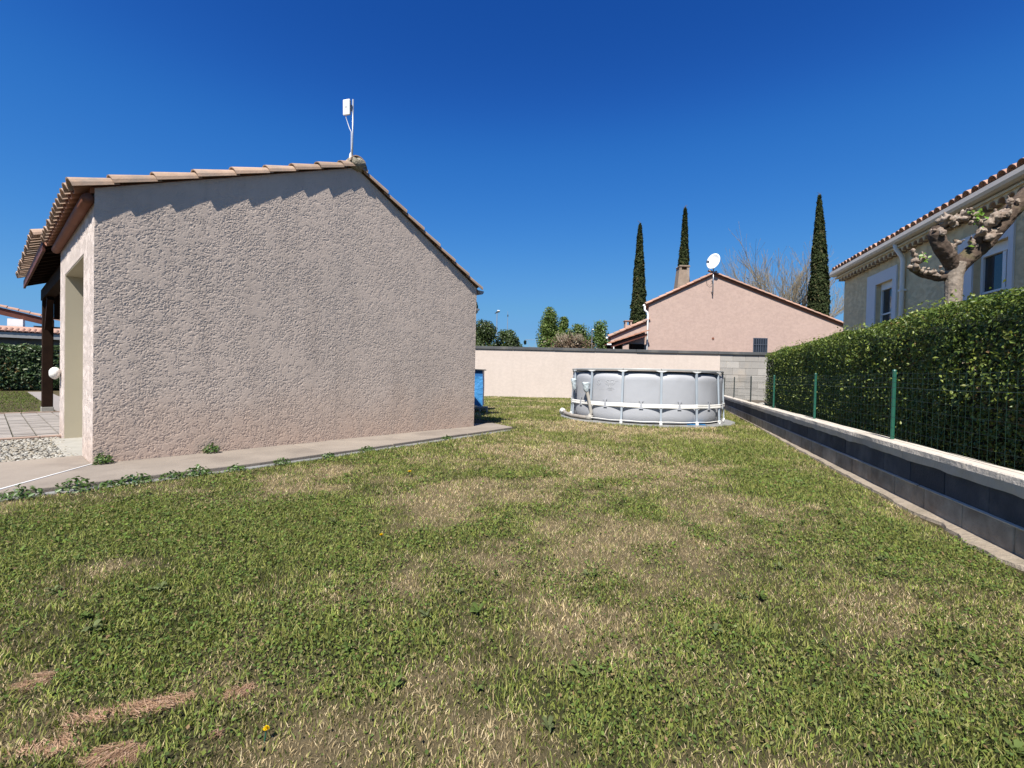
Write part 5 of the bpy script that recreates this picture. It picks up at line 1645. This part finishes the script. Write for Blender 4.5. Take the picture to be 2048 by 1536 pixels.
def g2(x, y, cx_, cy_, rx, ry, rot=0.0):
    c, s = np.cos(rot), np.sin(rot)
    dx, dy = x - cx_, y - cy_
    a, b = dx * c + dy * s, -dx * s + dy * c
    return np.exp(-(a / rx) ** 2 - (b / ry) ** 2)
def dryness(x, y):
    n = fbm(x, y, 1.1, 41)
    n2 = fbm(x, y, 4.0, 57)
    d = 0.43 + (n - .5) * 1.9 + (n2 - .5) * 1.2
    for (a, b, rx, ry, k) in [(-.15, 4.15, .75, .42, .75), (-.62, 3.45, .38, .30, .6), (.0, 2.6, .7, .40, .3), (.75, 2.6, .45, .35, .45), (1.7, 3.7, .5, .4, .45), (.6, 6.9, 1.1, 1.2, .4), (1.5, 4.8, .9, .7, .35),
                              (.3, 3.3, .6, .35, .25), (.5, 1.85, .5, .2, .2), (1.45, 1.95, .3, .2, .2), (2.2, 8.5, 1.4, 1.6, .3), (0.9, 10.5, 1.1, .6, .45), (.3, 15.5, 1.6, .7, .4), (-1.9, 2.35, .35, .12, .45), (-1.6, 3.9, .35, .15, .3),
                              (-2.2, 3.0, 1.0, .7, -.45), (-1.35, 3.45, .55, .55, -.5), (-1.3, 2.6, .6, .5, -.35), (-1.5, 1.9, .8, .25, -.35), (2.6, 3.4, .5, 1.2, -.4), (3.2, 5.6, .6, 1.5, -.35), (.2, 1.42, .5, .14, -.4), (-.8, 1.75, .5, .2, -.3), (1.1, 1.4, .6, .2, -.2), (-.55, 5.6, 1.0, .6, -.25)]:
        d = d + k * g2(x, y, a, b, rx, ry)
    return np.clip(d, 0, 1)
def straw(x, y):
    s = 0
    for (a, b, rx, ry, k) in [(-1.48, 1.45, .076, .06, 1), (-1.21, 1.29, .053, .06, .9), (-1.11, 1.31, .069, .045, 1), (-1.03, 1.36, .064, .035, 1), (-.94, 1.40, .058, .03, .9), (-.81, 1.43, .05, .07, 1), (-.99, 1.20, .085, .045, .9), (-1.16, 1.21, .057, .04, .9), (-1.03, 1.16, .068, .03, .9), (-.78, 1.26, .027, .03, .9), (-1.22, 1.17, .055, .03, .9)]:
        s = s + k * g2(x, y, a, b, rx, ry)
    return np.clip((np.minimum(s, 1.1) * (.05 + 1.9 * fbm(x, y, 26, 77)) - .58) * 3.2, 0, 1)
def scatter(y0, y1, dens):
    xm = 1.3 * y1 + .6
    n = int(2 * xm * (y1 - y0) * dens)
    x, y = RNG.uniform(-xm, xm, n), RNG.uniform(y0, y1, n)
    k = (np.abs(x) < 1.3 * y + .6)
    x, y = x[k], y[k]
    k = in_lawn(x, y)
    return x[k], y[k]
GREEN = 1.2 * np.array([[.15, .175, .038], [.195, .21, .052], [.105, .14, .035], [.23, .225, .075]])
DRY = 1.28 * np.array([[.44, .35, .20], [.38, .30, .16], [.52, .43, .27], [.30, .225, .12]])
def blades(x, y, wd, hmin, hmax, seg):
    n = len(x)
    d = dryness(x, y)
    st = straw(x, y)
    isdry = RNG.random(n) < np.clip(d * 1.0 + st * 1.5, 0, .9)
    col = GREEN[RNG.integers(0, 4, n)]
    col = col * (0.75 + .5 * fbm(x, y, 2.2, 15))[:, None]
    tuft = fbm(x, y, 11, 19, 3)
    col[isdry] = DRY[RNG.integers(0, 4, isdry.sum())]
    pk_ = (st > .3) & isdry & (RNG.random(n) < .6)
    col[pk_] = np.array([.48, .32, .205]) * RNG.uniform(.75, 1.15, (pk_.sum(), 1))
    col = col * RNG.uniform(.75, 1.25, (n, 1)) * (.55 + .9 * tuft)[:, None]
    h = RNG.uniform(hmin, hmax, n) * np.where(isdry, .7, 1.0) * (0.45 + 1.1 * fbm(x, y, 8.0, 33, 3))
    h = np.where(pk_, h * .5, h)
    ang = RNG.uniform(0, 2 * np.pi, n)
    lean = np.abs(RNG.normal(.55, .35, n)) * h * np.where(isdry, 1.2, 1.0)
    lean = np.where(pk_, h * RNG.uniform(1.2, 2.8, n), lean)
    ang = np.where(pk_, RNG.normal(.9, .85, n), ang)
    dx, dy = np.cos(ang), np.sin(ang)
    fa = RNG.uniform(0, 2 * np.pi, n)
    wx, wy = np.cos(fa), np.sin(fa)
    w = wd * RNG.uniform(.6, 1.5, n) * np.where(isdry, .75, 1.25)
    z0 = np.zeros(n)
    b0 = np.stack([x - wx * w / 2, y - wy * w / 2, z0], 1)
    b1 = np.stack([x + wx * w / 2, y + wy * w / 2, z0], 1)
    tip = np.stack([x + dx * lean, y + dy * lean, h], 1)
    if seg == 1:
        V = np.stack([b0, b1, tip], 1).reshape(-1, 3)
        F = np.arange(3 * n).reshape(-1, 3)
        return V, F, np.repeat(col, 3, 0)
    mx, my = x + dx * lean * .35, y + dy * lean * .35
    m0 = np.stack([mx - wx * w * .42, my - wy * w * .42, h * .6], 1)
    m1 = np.stack([mx + wx * w * .42, my + wy * w * .42, h * .6], 1)
    V = np.stack([b0, b1, m0, m1, tip], 1).reshape(-1, 3)
    i = np.arange(n)[:, None] * 5
    F = np.vstack([i + np.array([0, 1, 3]), i + np.array([0, 3, 2]), i + np.array([2, 3, 4])])
    C = np.repeat(col, 5, 0).reshape(n, 5, 3)
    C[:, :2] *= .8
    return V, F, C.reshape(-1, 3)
# the layer of dead thatch and soil the blades grow from: dark under green turf, straw coloured where it has dried out
gx, gy = np.linspace(-4.2, 9.2, 180), np.concatenate([np.arange(.7, 5.0, .035), np.arange(5.0, 22.64, .1)])
GX, GY = np.meshgrid(gx, gy, indexing='ij')
fx, fy = GX.ravel(), GY.ravel()
dd_ = np.clip((dryness(fx, fy) - .25) / .6, 0, 1)[:, None]
ss_ = straw(fx, fy)[:, None]
tc = np.array([[.042, .044, .017]]) * (1 - dd_) + np.array([[.16, .125, .07]]) * dd_
tc = tc * (1 - ss_) + np.array([[.22, .15, .095]]) * ss_
TV = np.stack([fx, fy, .0016 + 0 * fx], 1)
i = (np.arange(len(gx) - 1)[:, None] * len(gy) + np.arange(len(gy) - 1)[None]).ravel()
TF = np.stack([i, i + len(gy), i + len(gy) + 1, i + 1], 1)
mid_ = TV[TF].mean(1)
TF = TF[in_lawn(mid_[:, 0], mid_[:, 1])]
th_ = kind(big_mesh('thatch', TV, TF, tc, 'thatch', loc=(0, 5, 0)), 'stuff')
th_['label'] = 'soil and dead grass layer between the lawn blades'
parts = []
for (y0, y1, dens, wd, h0, h1, seg) in [(.9, 1.5, 21000, .0026, .010, .028, 2), (1.5, 2.3, 14500, .003, .011, .03, 2), (2.3, 3.5, 9500, .0038, .013, .034, 1), (3.5, 5.5, 5600, .005, .016, .038, 1), (5.5, 9, 2600, .008, .025, .055, 1), (9, 15, 1200, .012, .03, .06, 1), (15, 22.7, 600, .018, .03, .065, 1)]:
    x, y = scatter(y0, y1, dens)
    parts.append(blades(x, y, wd, h0, h1, seg))
# fine dead thatch lying over the bare spots at the lower left
n = 60000
x, y = RNG.uniform(-1.75, -.6, n), RNG.uniform(1.1, 1.55, n)
k = RNG.random(n) < straw(x, y) * .55
x, y = x[k], y[k]
n = len(x)
flow = 6.3 * fbm(x, y, 5, 301) + RNG.normal(0, .35, n)
L_ = RNG.uniform(.012, .04, n)
dx, dy = np.cos(flow), np.sin(flow)
z = RNG.uniform(.002, .012, n)
wq = RNG.uniform(.0008, .0016, n)
V3 = np.stack([np.stack([x - dy * wq, y + dx * wq, z], 1), np.stack([x + dy * wq, y - dx * wq, z], 1), np.stack([x + dx * L_, y + dy * L_, z + RNG.uniform(-.001, .008, n)], 1)], 1).reshape(-1, 3)
cc = np.array([[.44, .285, .18], [.36, .225, .14], [.52, .36, .245], [.24, .15, .095]])[RNG.integers(0, 4, n)] * RNG.uniform(.8, 1.15, (n, 1))
parts.append((V3, np.arange(3 * n).reshape(-1, 3), np.repeat(cc, 3, 0)))
# the lawn beyond the terrace on the far left
n = 24000
u_, w_ = RNG.uniform(-7, .34, n), RNG.uniform(7.75, 19.8, n)
p3 = np.array(HA)[None] + u_[:, None] * np.array(HU) + w_[:, None] * np.array(HD)
gl = blades(p3[:, 0], p3[:, 1], .016, .02, .045, 1)
gc = np.array([[.12, .165, .03], [.15, .18, .036], [.10, .14, .03]])[RNG.integers(0, 3, n)]
parts.append((gl[0], gl[1], np.repeat(gc * RNG.uniform(.8, 1.15, (n, 1)), 3, 0)))
V, F, C = join(parts)
gr = kind(big_mesh('grass', V, F, C, 'grass', loc=(0, 5, 0)), 'stuff')
gr['label'] = 'short patchy grass, green and straw coloured, over the whole lawn'
# clover and other broad low leaves among the grass
parts = []
for (y0, y1, dens, sz) in [(.9, 1.6, 8500, .0115), (1.6, 2.6, 6500, .0135), (2.6, 4.2, 3600, .018), (4.2, 7, 1400, .026)]:
    x, y = scatter(y0, y1, dens)
    cl = fbm(x, y, 2.6, 91) + .35 * (fbm(x, y, 9, 93) - .5) - .55 * (dryness(x, y) - .35) - straw(x, y)
    k = RNG.random(len(x)) < np.clip((cl - .36) * 2.6, 0.06, .8)
    x, y = x[k], y[k]
    n = len(x)
    P = np.stack([x, y, RNG.uniform(.004, .028, n)], 1)
    c = 1.12 * np.array([[.095, .14, .03], [.125, .16, .033], [.075, .115, .03], [.15, .155, .055], [.19, .135, .07]])[np.minimum(RNG.integers(0, 17, n) // 4, 4)]
    parts.append(leaves(P, np.tile([[0, -.15, 1.]], (n, 1)), sz, .75, c, .35, .5, 0, .3))
# flat rosettes of broad leaved weeds
ros = [(-.06, 2.30), (-1.55, 2.05), (-.62, 1.98), (-1.9, 2.6), (-.98, 3.0), (.25, 1.55), (1.2, 1.75), (2.1, 2.6), (-.35, 1.45)]
while len(ros) < 90:
    x, y = random.uniform(-3.2, 3.2), random.uniform(1.2, 5.5)
    if in_lawn(np.array([x]), np.array([y]))[0] and dryness(np.array([x]), np.array([y]))[0] < .55:
        ros.append((x, y))
RV, RF, RC = [], [], []
for (x, y) in ros:
    sc_r = random.uniform(.35, .8)
    tone_ = np.array(random.choice([(.11, .16, .04), (.13, .175, .05), (.15, .18, .075)])) * random.uniform(.85, 1.2)
    for k in range(random.randint(6, 10)):
        a = random.uniform(0, 6.28)
        L_, w_ = random.uniform(.03, .06) * sc_r, random.uniform(.008, .014) * sc_r
        c_, s_ = math.cos(a), math.sin(a)
        up_ = random.uniform(.006, .036)
        lt_ = random.uniform(.6, 1.1)
        b_ = len(RV)
        for (f, ww, zz) in ((0, .25, .3), (.45, 1, .9), (.8, .8, 1), (1, .05, .8)):
            RV += [(x + c_ * L_ * f - s_ * w_ * ww, y + s_ * L_ * f + c_ * w_ * ww, .006 + up_ * zz), (x + c_ * L_ * f + s_ * w_ * ww, y + s_ * L_ * f - c_ * w_ * ww, .006 + up_ * zz)]
            RC += [tone_ * lt_, tone_ * lt_ * .85]
        for q in range(3):
            RF += [(b_ + 2 * q, b_ + 2 * q + 1, b_ + 2 * q + 3), (b_ + 2 * q, b_ + 2 * q + 3, b_ + 2 * q + 2)]
parts.append((np.array(RV), np.array(RF), np.array(RC)))
V, F, C = join(parts)
cv = kind(big_mesh('clover', V, F, C, 'clover', loc=(0, 5, 0)), 'stuff')
cv['label'] = 'clover and small broad leaved plants growing through the lawn'
